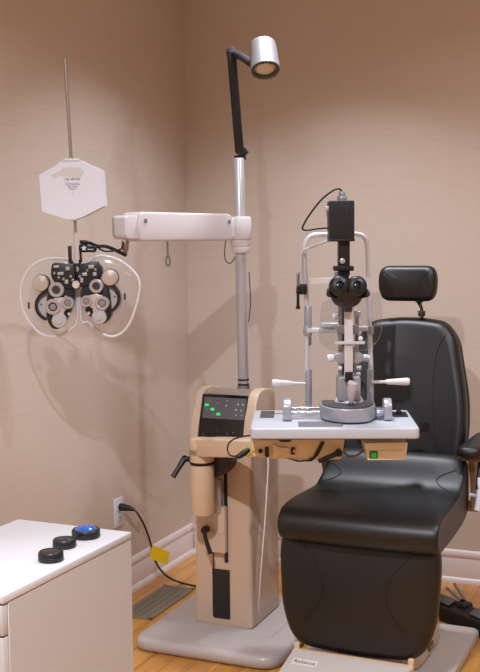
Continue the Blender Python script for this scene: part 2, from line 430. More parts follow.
# head: two cheeks, a back and a rim around the tilted panel
def cheek(x0, x1):
    b = NB(); side = rpoly([(-hd-.004, .715), (hd-.055, .715), (hd-.06, .902), (-.03, .918), (-hd+.055, .904), (-hd+.012, .79)], [.01, .01, .035, .05, .03, .05], 5)
    prism(b, side, x1-x0, MX((x0, 0, 0), (0, 1, 0), (0, 0, 1)), .010, 4); return b
b = cheek(-hw-.012, -hw+.016); merge(b, cheek(hw-.03, hw+.008))
back = rpoly([(-hw, .72), (hw, .72), (hw, .905), (-hw, .905)], .01)
box(b, (0, .035, .80), (2*hw-.01, .15, .17), .01)
obj('head_shell', b, CREAM, st, True)
b = NB(); box(b, (-.005, .01, .890), (2*hw-.036, .16, .012), .004); obj('top_tray', b, mat('tray_grey', (150, 136, 126), .35), st, True)
# control panel: tilted glass
pa = Vector((0, -hd+.014, .732)); pbv = Vector((0, -hd+.066, .893)); py_ = (pbv-pa).normalized(); PL = (pbv-pa).length
PX0, PX1 = -hw+.014, hw-.028
PM = MX((PX0, pa.y, pa.z), (1, 0, 0), py_)
b = NB(); prism(b, rpoly([(0, 0), (PX1-PX0, 0), (PX1-PX0, PL), (0, PL)], .004), .012, PM, .002); pn = obj('control_panel', b, mat('panel_black', (12, 12, 14), .18), st, True)
pw = PX1-PX0
b = NB(); prism(b, rpoly([(.010, PL*.47), (pw-.006, PL*.47), (pw-.006, PL*.93), (.010, PL*.93)], .003), .0015, PM @ Matrix.Translation((0, 0, .012))); obj('keypad', b, mat('panel_grey', (92, 92, 98), .3), pn, True)
b = NB()
for (x, y) in ((.13, .73), (.26, .64), (.40, .54)): b = NB(); prism(b, rpoly([(pw*x-.0075, PL*y), (pw*x+.0075, PL*y), (pw*x+.0075, PL*y+.009), (pw*x-.0075, PL*y+.009)], .002), .0025, PM @ Matrix.Translation((0, 0, .0125))); obj('lit_key', b, GREEN, pn, True, 'glowing green key')
b = NB()
for (x, y, r) in ((.2, .86, .0018), (.36, .80, .0018), (.55, .87, .0025), (.55, .76, .003), (.8, .8, .0035), (.9, .8, .0035), (.77, .68, .0035), (.88, .67, .0035), (.14, .66, .0018), (.3, .55, .0018), (.78, .57, .0025), (.9, .57, .0025)):
    b = NB(); cyl(b, PM @ Vector((pw*x, PL*y, .0125)), PM @ Vector((pw*x, PL*y, .0145)), r, n=10); obj('key', b, mat('key_grey', (190, 185, 190), .4), pn, True)
b = NB()
for (x, y) in ((.42, .22), (.62, .17), (.75, .2), (.12, .12), (.44, .1)):
    b = NB(); prism(b, [(pw*x-.002, PL*y-.003), (pw*x+.002, PL*y-.003), (pw*x+.001, PL*y+.004)], .0005, PM @ Matrix.Translation((0, 0, .012))); obj('mark', b, mat('mark_grey', (120, 118, 122), .5), pn, True)
# slot, slider and front details on the column face (local frame)
fy = -hd-.0005
b = NB(); box(b, (.014, fy-.001, .46), (.013, .006, .34), .001, 1); box(b, (-.038, fy-.0005, .285), (.003, .004, .09)); obj('slot', b, BLACK, st, True)
b = NB(); prism(b, rpoly([(-.043, .078), (.026, .078), (.026, .262), (-.043, .262)], [.012, .003, .002, .002]), .004, MX((0, fy+.002, 0), (1, 0, 0), (0, 0, 1), (0, -1, 0)), .001, 2); obj('cover_panel', b, mat('panel_cover', (28, 28, 30), .4), st, True)
b = NB(); prism(b, rpoly([(-.06, .71), (.064, .71), (.060, .66), (.03, .622), (-.04, .622), (-.06, .635)], [.003, .003, .02, .03, .03, .02], 6), .10, MX((0, fy+.002, 0), (1, 0, 0), (0, 0, 1), (0, -1, 0)), .006, 3); obj('slider_bracket', b, mat('slider_black', (38, 36, 38), .4), st, True)
b = NB(); prism(b, rpoly([(-.062, .33), (.02, .33), (.02, .50), (0, .50), (-.062, .43)], [.006, .004, .006, .02, .02], 5), .03, MX((0, fy+.004, 0), (1, 0, 0), (0, 0, 1), (0, -1, 0)), .004, 3)
box(b, (-.02, fy-.012, .405), (.075, .034, .003)); cyl(b, (-.055, fy-.01, .422), (-.055, fy-.055, .422), .011, n=18)
obj('clamp_block', b, CREAM, st, True)
b = NB(); a0 = Vector((-.045, fy-.062, .420)); cyl(b, a0+Vector((0, .02, 0)), a0-Vector((0, .008, 0)), .014, .012, bev=.003); tube(b, [a0, a0+Vector((.008, -.006, -.03)), a0+Vector((.028, -.008, -.082))], [.009, .0075, .0085], 12); obj('lever', b, BLACK, st, True)
b = NB(); prism(b, rpoly([(-.075, .478), (.006, .478), (.006, .602), (-.075, .602)], .008), .035, MX((0, fy-.002, 0), (1, 0, 0), (0, 0, 1), (0, -1, 0)), .003, 2); hc = obj('clear_holder', b, clear('holder_plastic', (225, 215, 205), .25, .22), st, True)
b = NB(); prism(b, [(-.05, .492), (-.012, .492), (-.020, .503), (-.031, .508), (-.042, .503)], .003, MX((0, fy-.037, 0), (1, 0, 0), (0, 0, 1), (0, -1, 0))); obj('mark', b, BLACK, hc, True)
# large faint side cover ring on the right side of the column
b = NB(); cpts = rpoly([(-.10, .10), (.115, .10), (.115, .62), (.01, .62), (-.10, .30)], [.05, .03, .02, .06, .1], 6)
prism(b, cpts, .002, MX((hw-.002, 0, 0), (0, 1, 0), (0, 0, 1)), .0005, 1); obj('side_cover', b, CREAM, st, True)
# pole
pb = at(243.5, 386, 4.08); pt = at(238.5, 158, 4.08)
pole_ax = (pt-pb).normalized()
b = NB(); cyl(b, pb-pole_ax*.03, pt, .0205, n=32, bev=.002); obj('pole', b, CHROME if False else mat('pole_chrome', (196, 197, 202), .3, metal=.5), st)
b = NB(); cyl(b, pb+pole_ax*.022, pb+pole_ax*.028, .022, n=32); cyl(b, pb+pole_ax*.004, pb+pole_ax*.010, .022, n=32); obj('pole_ring', b, BLACKM, st)
b = NB(); cyl(b, pb-pole_ax*.03, pb+pole_ax*.003, .026, .024, n=32); obj('pole_collar', b, SILVD, st)
def onpole(py, r=0): return pb+(pt-pb)*((388-py)/(388-158))
# phoropter arm
AH = WHITE
ARMW = mat('arm_white', (218, 213, 217), .38, coat=.2)
jo = onpole(228); 
hub = NB(); cyl(hub, onpole(239.5), onpole(216.5), .043, n=40, bev=.006); obj('arm_hub', hub, ARMW, st)
hub = NB(); cyl(hub, onpole(246), onpole(239.5), .036, .04, n=40); cyl(hub, onpole(253), onpole(246), .032, .036, n=40, bev=.004); obj('hub_collar', hub, ARMW, st)
pr = at(222, 228, 4.06); pl_ = at(136, 227.5, 3.68); pe = at(118, 228, 3.60)
ax = (pl_-pr).normalized(); ay = Z; az = ax.cross(ay).normalized()
b = NB(); box(b, (.0, 0, 0), ((onpole(228)-pr).length, .075, .058), .008, 3, MX((onpole(228)+pr)/2, (pr-onpole(228)), Z)); obj('arm_root', b, ARMW, st)
Larm = (pl_-pr).length
o2 = rpoly([(-.012, -.047), (Larm+.02, -.047), (Larm+.035, .0), (Larm+.022, .052), (.0, .052), (-.02, .03)], [.014, .014, .02, .018, .02, .02], 5)
b = NB(); prism(b, o2, .085, MX(pr-az*.0425, ax, Z), .009, 3); am = obj('parallel_arm', b, ARMW, st)
b = NB()
nf = az if az.y < 0 else -az
for q in (pr+ax*.012, pl_-ax*.0): b = NB(); cyl(b, q+nf*.041+Z*.022, q+nf*.0455+Z*.022, .0075, n=16); obj('screw', b, mat('screw_grey', (150, 145, 142), .35, metal=.6), am)
b = NB(); prism(b, rpoly([(0, -.040), (.068, -.040), (.082, -.028), (.082, .032), (.068, .040), (0, .040)], .012), .062, MX(pl_-az*.031+ax*.005, ax, Z), .007, 3); obj('arm_end', b, ARMW, st)
# pivot below the arm end
pv = pl_+ax*.055
b = NB(); cyl(b, pv-Z*.044, pv-Z*.078, .013, .011, n=20, bev=.002); cyl(b, pv-Z*.078, pv-Z*.096, .007, n=16); obj('pivot_pin', b, mat('bronze_pin', (150, 132, 112), .35, metal=.7), st)
b = NB(); hk = at(167.5, 241, 3.8)
tube(b, [hk+Z*.004, hk-Z*.05], .0036, 8, smooth=False)
tube(b, [hk-Z*.048, hk-Z*.06+Vector((.006, 0, 0)), hk-Z*.078+Vector((.007, 0, 0)), hk-Z*.088, hk-Z*.078-Vector((.006, 0, 0)), hk-Z*.062-Vector((.005, 0, 0)), hk-Z*.05], .0034, 8)
obj('hook', b, SILV, st)
b = NB(); tube(b, [at(226, 240, 4.03), at(224.5, 252, 4.03), at(226, 261, 4.04), at(231, 263, 4.07), at(235.5, 256, 4.1)], .0018, 8)
tube(b, [at(249, 272, 4.12), at(250.5, 300, 4.12), at(249.5, 315, 4.12), at(248.5, 322, 4.12)], .0018, 8); obj('thin_wire', b, CORDM, st)
# table arm: elbow pipe and swing arm
ep = Vector(at(202, 470, 3.74)); ez0 = at(202, 514, 3.74).z; ez1 = at(202, 438, 3.74).z
b = NB(); cyl(b, (ep.x, ep.y, ez0), (ep.x, ep.y, at(202, 464, 3.74).z), .041, .043, n=36, bev=.006); obj('swivel_pipe', b, CREAM2, st)
b = NB(); zr = at(202, 463, 3.74).z; cyl(b, (ep.x, ep.y, zr), (ep.x, ep.y, zr+.007), .0445, n=36); obj('pipe_ring', b, BLACK, st)
ae = at(258, 448.5, 3.50); zt = ez1; zc = (zt+at(202, 459, 3.74).z)/2
# elbow: swept from vertical pipe to horizontal arm
e0 = Vector((ep.x, ep.y, zr+.007)); hdv = (ae-Vector((ep.x, ep.y, zc))).normalized()
b = NB(); cyl(b, e0, (ep.x, ep.y, zc), .043, n=36)
cyl(b, (ep.x, ep.y, zc-.035), (ep.x, ep.y, zt), .043, n=36, bev=.016)
sw = rpoly([(-.02, -.026), ((ae-e0).length*.9, -.026), ((ae-e0).length+.02, -.024), ((ae-e0).length+.02, .03), (.10, .036), (-.02, .037)], [.01, .01, .01, .014, .02, .01])
prism(b, sw, .075, MX(Vector((ep.x, ep.y, zc))-hdv.cross(Z).normalized()*.0375, hdv, (hdv.cross(Z)).cross(hdv)), .014, 4)
obj('swing_arm', b, CREAM2, st)
b = NB(); k0 = at(190, 459, 3.74); k1 = at(184, 459.5, 3.73); k2 = at(173, 477, 3.70)
tube(b, [at(192, 459, 3.74), k0, k1], [.011, .010, .009], 12, smooth=False); tube(b, [k1+Vector((.003, 0, .004)), k1, (k1+k2)/2, k2], [.011, .0115, .009, .0095], 12); obj('lever', b, BLACK, st)

# ------------------------------------------------------------------ examination lamp on top of the pole
la = thing('examination_lamp', 'grey cone examination lamp on a folding black arm above the chrome pole', 'lamp', pt, 0)
j0 = at(239.5, 152, 4.12); j1 = at(231, 49, 4.08); j2 = at(252, 64, 3.92)
lax = (j1-j0).normalized(); side = Vector((1, 0, 0))
b = NB(); prism(b, rpoly([(-.017, 0), (.017, 0), (.017, (j1-j0).length), (-.017, (j1-j0).length)], .014, 6), .03, MX(j0-Vector((0, .015, 0))-lax*.01, side, lax), .005, 3)
LB = mat('lamp_arm_black', (30, 32, 38), .35, metal=.2)
obj('lower_arm', b, LB, la)
b = NB(); cyl(b, j0+Vector((.010, -.016, 0)), j0+Vector((.010, .02, 0)), .019, n=24, bev=.003); tube(b, [j0+Vector((.02, -.005, .0)), j0+Vector((.032, -.01, -.002))], [.009, .006], 10, smooth=False); cyl(b, j0-lax*.012, j0-lax*.03, .0225, n=24); obj('elbow_joint', b, LB, la)
b = NB(); tube(b, [j1+lax*(-.01)+Vector((-.004, 0, 0)), j1*.5+j2*.5, j2+(j2-j1).normalized()*.03], [.015, .0145, .0145], 14, smooth=False); cyl(b, j1+Vector((0, -.022, -.012)), j1+Vector((0, .022, -.012)), .018, n=24, bev=.003); obj('upper_arm', b, mat('lamp_arm_grey', (62, 60, 68), .35, metal=.3), la)
hc0 = at(262.5, 43.5, 3.90); hc1 = at(265.5, 75.5, 3.86)
hax = (hc1-hc0); hax = (hax.normalized()+Vector((0, -.20, 0))).normalized(); HL = .118
b = NB(); lathe(b, [(0, 0), (.040, 0), (.045, .004), (.047, .012), (.053, HL-.003), (.0545, HL), (.050, HL), (.048, HL-.006), (.046, HL-.03), (0, HL-.032)], hc0, hax, 44); obj('lamp_shade', b, mat('shade_aluminium', (184, 186, 194), .3, metal=.8), la)
b = NB(); lathe(b, [(.0475, HL-.002), (.0475, HL+.001), (.041, HL+.001), (.039, HL-.012), (.046, HL-.02)], hc0, hax, 44)
p_, q_ = frame(hax)
for i in range(10):
    a = 2*math.pi*i/10; cpos = hc0+hax*(HL+.001)+p_*math.cos(a)*.044+q_*math.sin(a)*.044; cyl(b, cpos, cpos+hax*.002, .004, n=8)
obj('retaining_ring', b, mat('lamp_ring', (105, 98, 90), .4, metal=.5), la)
b = NB(); lathe(b, [(0, HL-.003), (.02, HL-.004), (.036, HL-.009), (.040, HL-.014), (0, HL-.016)], hc0, hax, 36); obj('bulb', b, mat('bulb_glass', (215, 200, 170), .2, noise=.2, nscale=90), la)

# ------------------------------------------------------------------ phoropter
PY = 3.45
pp0 = at(78.5, 293, PY)
ph = thing('phoropter', 'black and silver twin lens phoropter with clear plastic shields hanging from the white arm', 'phoropter', pp0, 0)
SC = PY/(3.43*F)
def Q(zx, zy, y=0): return Vector(((zx-235)*SC, y, -(zy-250)*SC))
PHB = mat('phoropter_black', (40, 42, 48), .32, metal=.3)
PHR = mat('phoropter_ring', (176, 172, 172), .35, metal=.3)
def outl(pts, y, th, m, name, bev=.002, r=.01, par=None, label=None, seg=4):
    p2 = rpoly([(Q(x, z).x, Q(x, z).z) for x, z in pts], r, seg)
    b = NB(); prism(b, p2, th, MX((0, y+th/2, 0), (1, 0, 0), (0, 0, 1), (0, -1, 0)), bev, 2)
    return obj(name, b, m, par or ph, True, label)
# body halves
outl([(150, 145), (228, 150), (230, 235), (205, 235), (165, 225), (145, 190)], .0, .05, PHB, 'upper_housing', r=.012)
outl([(238, 152), (305, 140), (322, 175), (300, 210), (262, 225), (240, 232)], .0, .05, PHB, 'upper_housing', r=.012)
outl([(128, 260), (150, 222), (195, 205), (222, 225), (222, 280), (200, 330), (175, 372), (145, 372), (128, 345)], .004, .045, PHB, 'lens_housing', r=.016)
outl([(250, 222), (275, 208), (320, 205), (345, 245), (350, 330), (325, 358), (300, 352), (262, 318), (243, 270)], .004, .045, PHB, 'lens_housing', r=.016)
def ringp(zx, zy, r, y, m=PHR, lens=True, hole=.55, name='lens_ring'):
    c = Q(zx, zy, y); R_ = r*SC
    b = NB(); lathe(b, [(R_*hole, .02), (R_*hole, 0), (R_*.65, -.002), (R_*.9, -.002), (R_, .001), (R_, .02)], c, (0, 1, 0), 32); rr = obj(name, b, m, ph, True)
    if lens:
        b = NB(); cyl(b, c+Vector((0, .004, 0)), c+Vector((0, .008, 0)), R_*hole*1.02, n=28); obj('lens', b, mat('dark_lens', (50, 46, 48), .1, coat=.8), rr, True)
for x, z, r in ((165, 237, 26), (152, 295, 27), (203, 282, 21), (301, 226, 24), (266, 277, 20), (320, 284, 24)): ringp(x, z, r, -.036)
for x, z, r in ((152, 295, 11), (203, 282, 10), (266, 277, 10), (320, 284, 11)):
    b = NB(); lathe(b, [(r*SC*1.0, 0), (r*SC*1.0, -.002), (0, -.004)], Q(x, z, -.033), (0, 1, 0), 20); obj('lens_cap', b, mat('cap_grey', (140, 130, 128), .3), ph, True)
for x, z in ((172, 342), (308, 332)): 
    b = NB(); R_ = 26*SC; lathe(b, [(R_*1.0, .014), (R_, -.002), (R_*.85, -.006), (R_*.5, -.006), (R_*.45, -.010), (0, -.010)], Q(x, z, -.03), (0, 1, 0), 12); obj('dial', b, mat('clear_dial', (190, 188, 190), .2, metal=.2), ph, True)
for pts in ([(135, 275), (165, 262), (205, 265), (205, 300), (188, 310), (190, 345), (155, 345), (150, 315), (132, 310)], [(265, 260), (300, 250), (335, 265), (335, 305), (322, 315), (325, 335), (288, 335), (288, 300), (262, 292)]):
    outl(pts, -.026, .012, mat('turret_grey', (188, 178, 172), .3, metal=.1), 'cylinder_turret', r=.01)
for x, z, s in ((110, 215, 1), (345, 198, -1)):
    b = NB(); R_ = 28*SC; lathe(b, [(R_*.9, .03), (R_, .02), (R_, -.004), (R_*.9, -.009), (R_*.3, -.012), (0, -.013)], Q(x, z, -.015), (0, 1, 0), 36); k = obj('power_knob', b, mat('knob_silver', (196, 186, 178), .28, metal=.4), ph, True)
    b = NB(); lathe(b, [(R_*1.03, .022), (R_*1.08, .018), (R_*1.08, .012), (R_*1.03, .008)], Q(x, z, -.015), (0, 1, 0), 36); obj('knob_ring', b, BLACKM, k, True)
# outer power wheels
for cx, cz, s in ((140, 292, -1), (325, 268, 1)):
    c = Q(cx, cz, .004); b = NB(); R_ = 55*SC; n = 40; ri = []
    a0, a1 = (math.radians(95), math.radians(250)) if s < 0 else (math.radians(-70), math.radians(85))
    for i in range(n+1):
        a = a0+(a1-a0)*i/n; ca_, sa_ = math.cos(a), math.sin(a)
        ri.append([b.verts.new(c+Vector((ca_*R_*k, y, sa_*R_*k))) for k, y in ((.80, -.018), (.98, -.018), (1.0, -.014), (1.0, .014), (.80, .014))])
    for A, B in zip(ri, ri[1:]): bridge(b, A, B)
    b.faces.new(ri[0]); b.faces.new(ri[-1][::-1]); obj('power_wheel', b, PHB, ph, True)
    b = NB(); cyl(b, c+Vector((0, .012, 0)), c+Vector((0, -.004, 0)), R_*.82, n=40); sc_ = obj('scale_plate', b, mat('scale_plate', (196, 186, 182), .35), ph, True)
    b = NB(); cyl(b, c+Vector((s*R_*.62, -.004, .004)), c+Vector((s*R_*.62, -.0055, .004)), .003, n=10); obj('mark', b, mat('red_mark', (120, 50, 50), .5), sc_, True)
# centre: bracket, spirit knob, bridge
ringp(232, 220, 13, -.034, mat('knob_white', (205, 200, 196), .3), False, .05, 'centre_knob')
outl([(150, 168), (240, 175), (320, 160), (310, 205), (235, 215), (160, 205)], .012, .03, PHB, 'crossbar', r=.006)
for (x, z, w_, h_) in ((180, 182, 20, 10), (205, 165, 14, 12), (262, 185, 16, 10), (285, 160, 18, 12), (252, 205, 10, 16), (200, 210, 12, 14), (166, 158, 18, 8), (296, 185, 12, 12), (215, 192, 8, 8)):
    outl([(x-w_/2, z-h_/2), (x+w_/2, z-h_/2), (x+w_/2, z+h_/2), (x-w_/2, z+h_/2)], -.028, .008, PHR if (x+z) % 3 else mat('bright_trim', (205, 200, 200), .25, metal=.6), 'adjuster', .001, .002)
for x, z in ((190, 200), (272, 172), (175, 195), (246, 192), (222, 205), (300, 170), (160, 180), (240, 170)):
    b = NB(); cyl(b, Q(x, z, -.026), Q(x, z, -.034), 5*SC, n=14, bev=.0008); obj('thumb_screw', b, CHROME, ph, True)
b = NB()
for x, z in ((205, 320), (195, 262), (258, 300), (272, 318)): cyl(b, Q(x, z, -.018), Q(x, z, -.024), 5*SC, n=12)
obj('index_dot', b, mat('dot_white', (190, 188, 188), .4), ph, True)
# hanging bracket: black fork with white sleeve
outl([(203, 88), (214, 88), (214, 135), (222, 148), (240, 148), (236, 90), (246, 88), (250, 140), (240, 158), (218, 158), (205, 145)], .0, .022, BLACKM, 'hanger_fork', r=.003)
# clear shields: profile rings swept, one per half
def shield(pts, name):
    p2 = []
    n = len(pts)
    for i in range(n):   # closed Catmull-Rom
        a, b_, c, d = [Vector(pts[(i+k) % n]) for k in (-1, 0, 1, 2)]
        for s in range(5):
            t_ = s/5; p2.append(.5*((2*b_)+(c-a)*t_+(2*a-5*b_+4*c-d)*t_*t_+(3*b_-a-3*c+d)*t_**3))
    P3 = [Q(p.x, p.y, .018) for p in p2]; cen = sum(P3, Vector())/len(P3)
    b = NB(); R0 = [b.verts.new(p) for p in P3]; prev = R0
    for k, y in ((.97, .0), (.9, -.006), (.6, -.006), (.3, -.006)):
        cur = [b.verts.new(cen+(p-cen)*k+Vector((0, y+.016-.018, 0))) for p in P3]; bridge(b, prev, cur); prev = cur
    c = b.verts.new(cen+Vector((0, .008, 0))); bridge(b, prev, [c])
    sh = obj(name, b, CLEAR, ph, True, 'clear plastic face shield', smooth=80)
    b = NB(); tube(b, P3+[P3[0]], .0042, 8, smooth=False); rim = obj('shield_rim', b, CLEAR2, sh, True, smooth=80)
    return sh
shield([(205, 138), (180, 132), (130, 132), (82, 150), (48, 190), (33, 240), (36, 295), (58, 345), (88, 382), (120, 398), (160, 398), (205, 375), (225, 345), (228, 250), (226, 165)], 'face_shield')
shield([(240, 165), (262, 148), (295, 127), (330, 125), (375, 140), (415, 170), (438, 200), (443, 235), (432, 290), (410, 350), (385, 385), (352, 402), (318, 396), (285, 372), (262, 350), (240, 345), (236, 250)], 'face_shield')
for x, z in ((62, 292), (393, 264)):
    outl([(x-3, z-11), (x+3, z-11), (x+3, z+11), (x-3, z+11)], .006, .001, BLACK, 'mark', 0, 0)
# black yoke arm linking the phoropter to the pivot, with a white emblem
y0 = at(79, 249, PY); y1 = at(98, 248.5, PY+.02)
b = NB(); tube(b, [at(77, 249, PY), at(86, 248, PY), at(95, 249, PY+.02)], [.012, .0145, .011], 14); tube(b, [at(80, 242, PY), at(88, 242.5, PY), at(97, 246, PY+.03), at(108, 247, PY+.09), pv-Z*.092], [.006, .006, .0055, .006, .0065], 12); yk = obj('yoke_arm', b, BLACKM, ph)
b = NB(); sp = []
for i in range(10):
    a = math.pi/2+i*math.pi/5; rr_ = .0095 if i % 2 == 0 else .0045; sp.append((math.cos(a)*rr_, math.sin(a)*rr_))
e = at(84, 248.2, PY-.0152)
prism(b, sp, .001, MX(e, (1, 0, 0), (0, 0, 1), (0, -1, 0))); e2_ = at(90.5, 249.4, PY-.0135)
for i in range(6): prism(b, [(-.009+i*.0032, -.0018), (-.007+i*.0032, -.0018), (-.007+i*.0032, .0018), (-.009+i*.0032, .0018)], .001, MX(e2_, (1, 0, 0), (0, 0, 1), (0, -1, 0)))
obj('emblem', b, mat('emblem_white', (215, 215, 220), .4), yk)
b = NB(); tube(b, [at(97, 247, PY+.02), at(104, 251, PY+.05), at(113, 251, PY+.11), at(121, 249, PY+.15), at(123, 243, PY+.17)], .003, 10); obj('black_wire', b, CORDM, ph)
# near-point rod
rp0 = at(77, 256, PY-.01); rp1 = at(65, 58.5, PY-.01)
b = NB(); tube(b, [rp0, rp1], .0052, 16, smooth=False); obj('near_rod', b, mat('rod_grey', (168, 160, 156), .3, metal=.7), ph)
b = NB(); tube(b, [rp0+(rp1-rp0)*-.02, rp0+(rp1-rp0)*.12], .0085, 16, smooth=False); obj('rod_sleeve', b, mat('sleeve_white', (196, 190, 186), .35), ph)

# ------------------------------------------------------------------ near reading card
ccw = at(72.5, 189, PY-.03)
kd = thing('near_point_card', 'white six-sided reading card clipped on the upright phoropter rod', 'reading card', ccw, math.radians(0))
k = (PY-.03)/F
def kp(px, py): return ((px-72.5)*k, -(py-189)*k)
co = [kp(40, 175), kp(58, 165), kp(61, 162), kp(84, 161.5), kp(87, 164), kp(103, 171), kp(105, 206), kp(81, 217.5), kp(74, 219.5), kp(66, 219), kp(42, 211)]
RDN = (Vector((.05, .998, 0)))
b = NB(); prism(b, co, .005, MX((0, -.004, 0), (1, 0, 0), (0, 0, 1), (0, -1, 0)), .001, 1); obj('front_plate', b, WHITE, kd, True)
co2 = [(x+.005, z-.001) for x, z in co]; b = NB(); prism(b, co2, .006, MX((.0, .005, 0), (1, 0, 0), (0, 0, 1), (0, -1, 0)), .001, 1); obj('rear_disc', b, WHITE, kd, True)
b = NB(); box(b, (-.001, .004, kp(0, 160.5)[1]), (.05, .034, .008), .002, 2); obj('card_clip', b, WHITE, kd, True)
tm = lambda x, z: MX((x, -.0094, z), (1, 0, 0), (0, 0, 1), (0, -1, 0))
PRINT = mat('print_grey', (80, 80, 88), .6)
b = text_bm('Up above', .0125, tm(*kp(73, 180.5))); obj('heading', b, PRINT, kd, True)
b = NB(); 
for i, wl in enumerate((14, 15, 10, 9, 5, 1.2)):
    x0, z0 = kp(73, 183.5+i*1.5+(2.5 if i == 5 else 0)); x = -wl*k/2; 
    while x < wl*k/2-.001:
        wd = random.uniform(.0018, .005); wd = min(wd, wl*k/2-x); prism(b, [(x, -.0010), (x+wd, -.0010), (x+wd, .0010), (x, .0010)], .0003, tm(x0, z0)); x += wd+.0014
obj('small_print', b, mat('print_light', (120, 120, 128), .6), kd, True)
b = NB(); prism(b, [kp(64, 168), kp(81, 168), kp(85, 173), kp(81, 179), kp(60, 176), kp(56, 179), kp(51, 175.5), kp(60, 172)], .0004, MX((0, -.0088, 0), (1, 0, 0), (0, 0, 1), (0, -1, 0))); obj('grey_patch', b, mat('card_grey', (208, 206, 206), .5), kd, True)

# ------------------------------------------------------------------ slit lamp table
TZ = .83
TO = Vector((.321, 3.745, 0)); TR = -.05
tb = thing('instrument_table', 'white slit lamp table held over the chair seat by a cream arm', 'instrument table', (TO.x, TO.y, TZ), TR)
TM = rootmat(tb)
b = NB(); prism(b, rpoly([(-.282, -.197), (.282, -.197), (.282, .195), (-.282, .195)], .02, 6), .037, Matrix.Translation((0, 0, -.037)), .006, 3); obj('tabletop', b, TABLE, tb, True)
b = NB(); prism(b, rpoly([(-.255, .02), (-.205, .02), (-.205, .16), (-.255, .16)], .006), .003, Matrix.Identity(4), .001, 1); obj('corner_pad', b, DGREY, tb, True)
b = NB(); prism(b, rpoly([(.215, .03), (.268, .03), (.268, .13), (.215, .13)], .006), .004, Matrix.Identity(4), .001, 1)
cyl(b, (.240, .09, .004), (.240, .09, .014), .010, n=16, bev=.002); tube(b, [(.240, .09, .012), (.236, .085, .024)], [.004, .003], 8, smooth=False); obj('fixation_holder', b, BLACK, tb, True)
b = NB(); box(b, (-.045, -.12, .0015), (.15, .09, .003), .001, 1); obj('base_mat', b, mat('mat_grey', (112, 112, 118), .5), tb, True)
# under-table bracket
def tp_(px, py, Y=3.62): return at(px, py, Y)
b = NB(); zb = TZ-.03
o0 = at(250, 441, 3.66); kx = 3.66/F
def U2(px, py): return ((px-250)*kx, -(py-441)*kx)
bo = rpoly([U2(252, 440), U2(346, 440), U2(343, 460.5), U2(318, 461.5), U2(268, 459), U2(250, 456)], [.004, .004, .01, .01, .01, .012], 5)
prism(b, bo, .11, MX(o0+Vector((0, .11, 0)), (1, 0, 0), (0, 0, 1), (0, -1, 0)), .006, 3)
TIMB = mat('cream_casting', (224, 200, 164), .36, coat=.15)
brk = obj('support_bracket', b, TIMB, tb)
b = NB(); yF = 3.656
prism(b, [U2(*q) for q in ((322, 442), (326, 442), (319, 456), (314, 461), (309, 462), (309, 460), (314, 457))], .003, MX(Vector((o0.x, yF, o0.z)), (1, 0, 0), (0, 0, 1), (0, -1, 0)))
prism(b, [U2(*q) for q in ((286, 458.5), (300, 461), (313, 460), (313, 462), (298, 462.5))], .003, MX(Vector((o0.x, yF, o0.z)), (1, 0, 0), (0, 0, 1), (0, -1, 0)))
prism(b, [U2(*q) for q in ((279, 440), (292, 440), (290, 442), (281, 442))], .004, MX(Vector((o0.x, yF, o0.z)), (1, 0, 0), (0, 0, 1), (0, -1, 0)))
prism(b, rpoly([U2(*q) for q in ((291.5, 447.5), (295.5, 447.5), (295.5, 455), (291.5, 455))], .001), .003, MX(Vector((o0.x, yF, o0.z)), (1, 0, 0), (0, 0, 1), (0, -1, 0)))
obj('dark_gap', b, BLACK, brk)
b = NB(); prism(b, rpoly([U2(*q) for q in ((275, 444), (279, 447), (290, 448), (290, 455), (279, 455), (276, 458), (273, 458), (273, 444))], .003), .008, MX(Vector((o0.x, yF+.002, o0.z)), (1, 0, 0), (0, 0, 1), (0, -1, 0)), .002, 2)
box(b, at(294, 451, 3.65), (.006, .006, .010), .001)
obj('hinge_plate', b, TIMB, brk)
b = NB(); cyl(b, at(260.5, 451, 3.66), at(260.5, 451, 3.648), .0078, n=18, bev=.001); prism(b, rpoly([U2(265, 447), U2(269, 447), U2(269, 457), U2(265, 457)], .002), .008, MX(Vector((o0.x, yF+.002, o0.z)), (1, 0, 0), (0, 0, 1), (0, -1, 0)), .001, 1); obj('socket', b, BLACK, brk)
b = NB(); h0 = at(339, 453, 3.64); tube(b, [h0, at(331, 456, 3.62), at(319, 461, 3.60)], [.010, .0085, .008], 12); cyl(b, h0+Vector((0, .03, 0)), h0-Vector((0, .01, 0)), .012, n=18, bev=.002); obj('lever', b, BLACK, tb)
# coiled plug and loop on the left
b = NB(); lathe(b, [(.017, 0), (.017, -.006), (.012, -.006), (.012, 0)], at(247, 451.5, 3.64), (0, 1, 0), 24); obj('plug_ring', b, mat('plug_yellow', (205, 190, 80), .4), tb)
b = NB(); tube(b, [at(249, 449.5, 3.62), at(244, 453, 3.61), at(239, 456, 3.60), at(236, 456.5, 3.6)], [.008, .011, .009, .006], 12); tube(b, [at(237, 456.3, 3.60), at(230, 455, 3.61), at(227.5, 448, 3.62), at(231, 441, 3.62), at(240, 437, 3.6), at(251, 435.5, 3.58), at(262, 436, 3.6)], .0028, 8); obj('plug_cable', b, CORDM, tb)
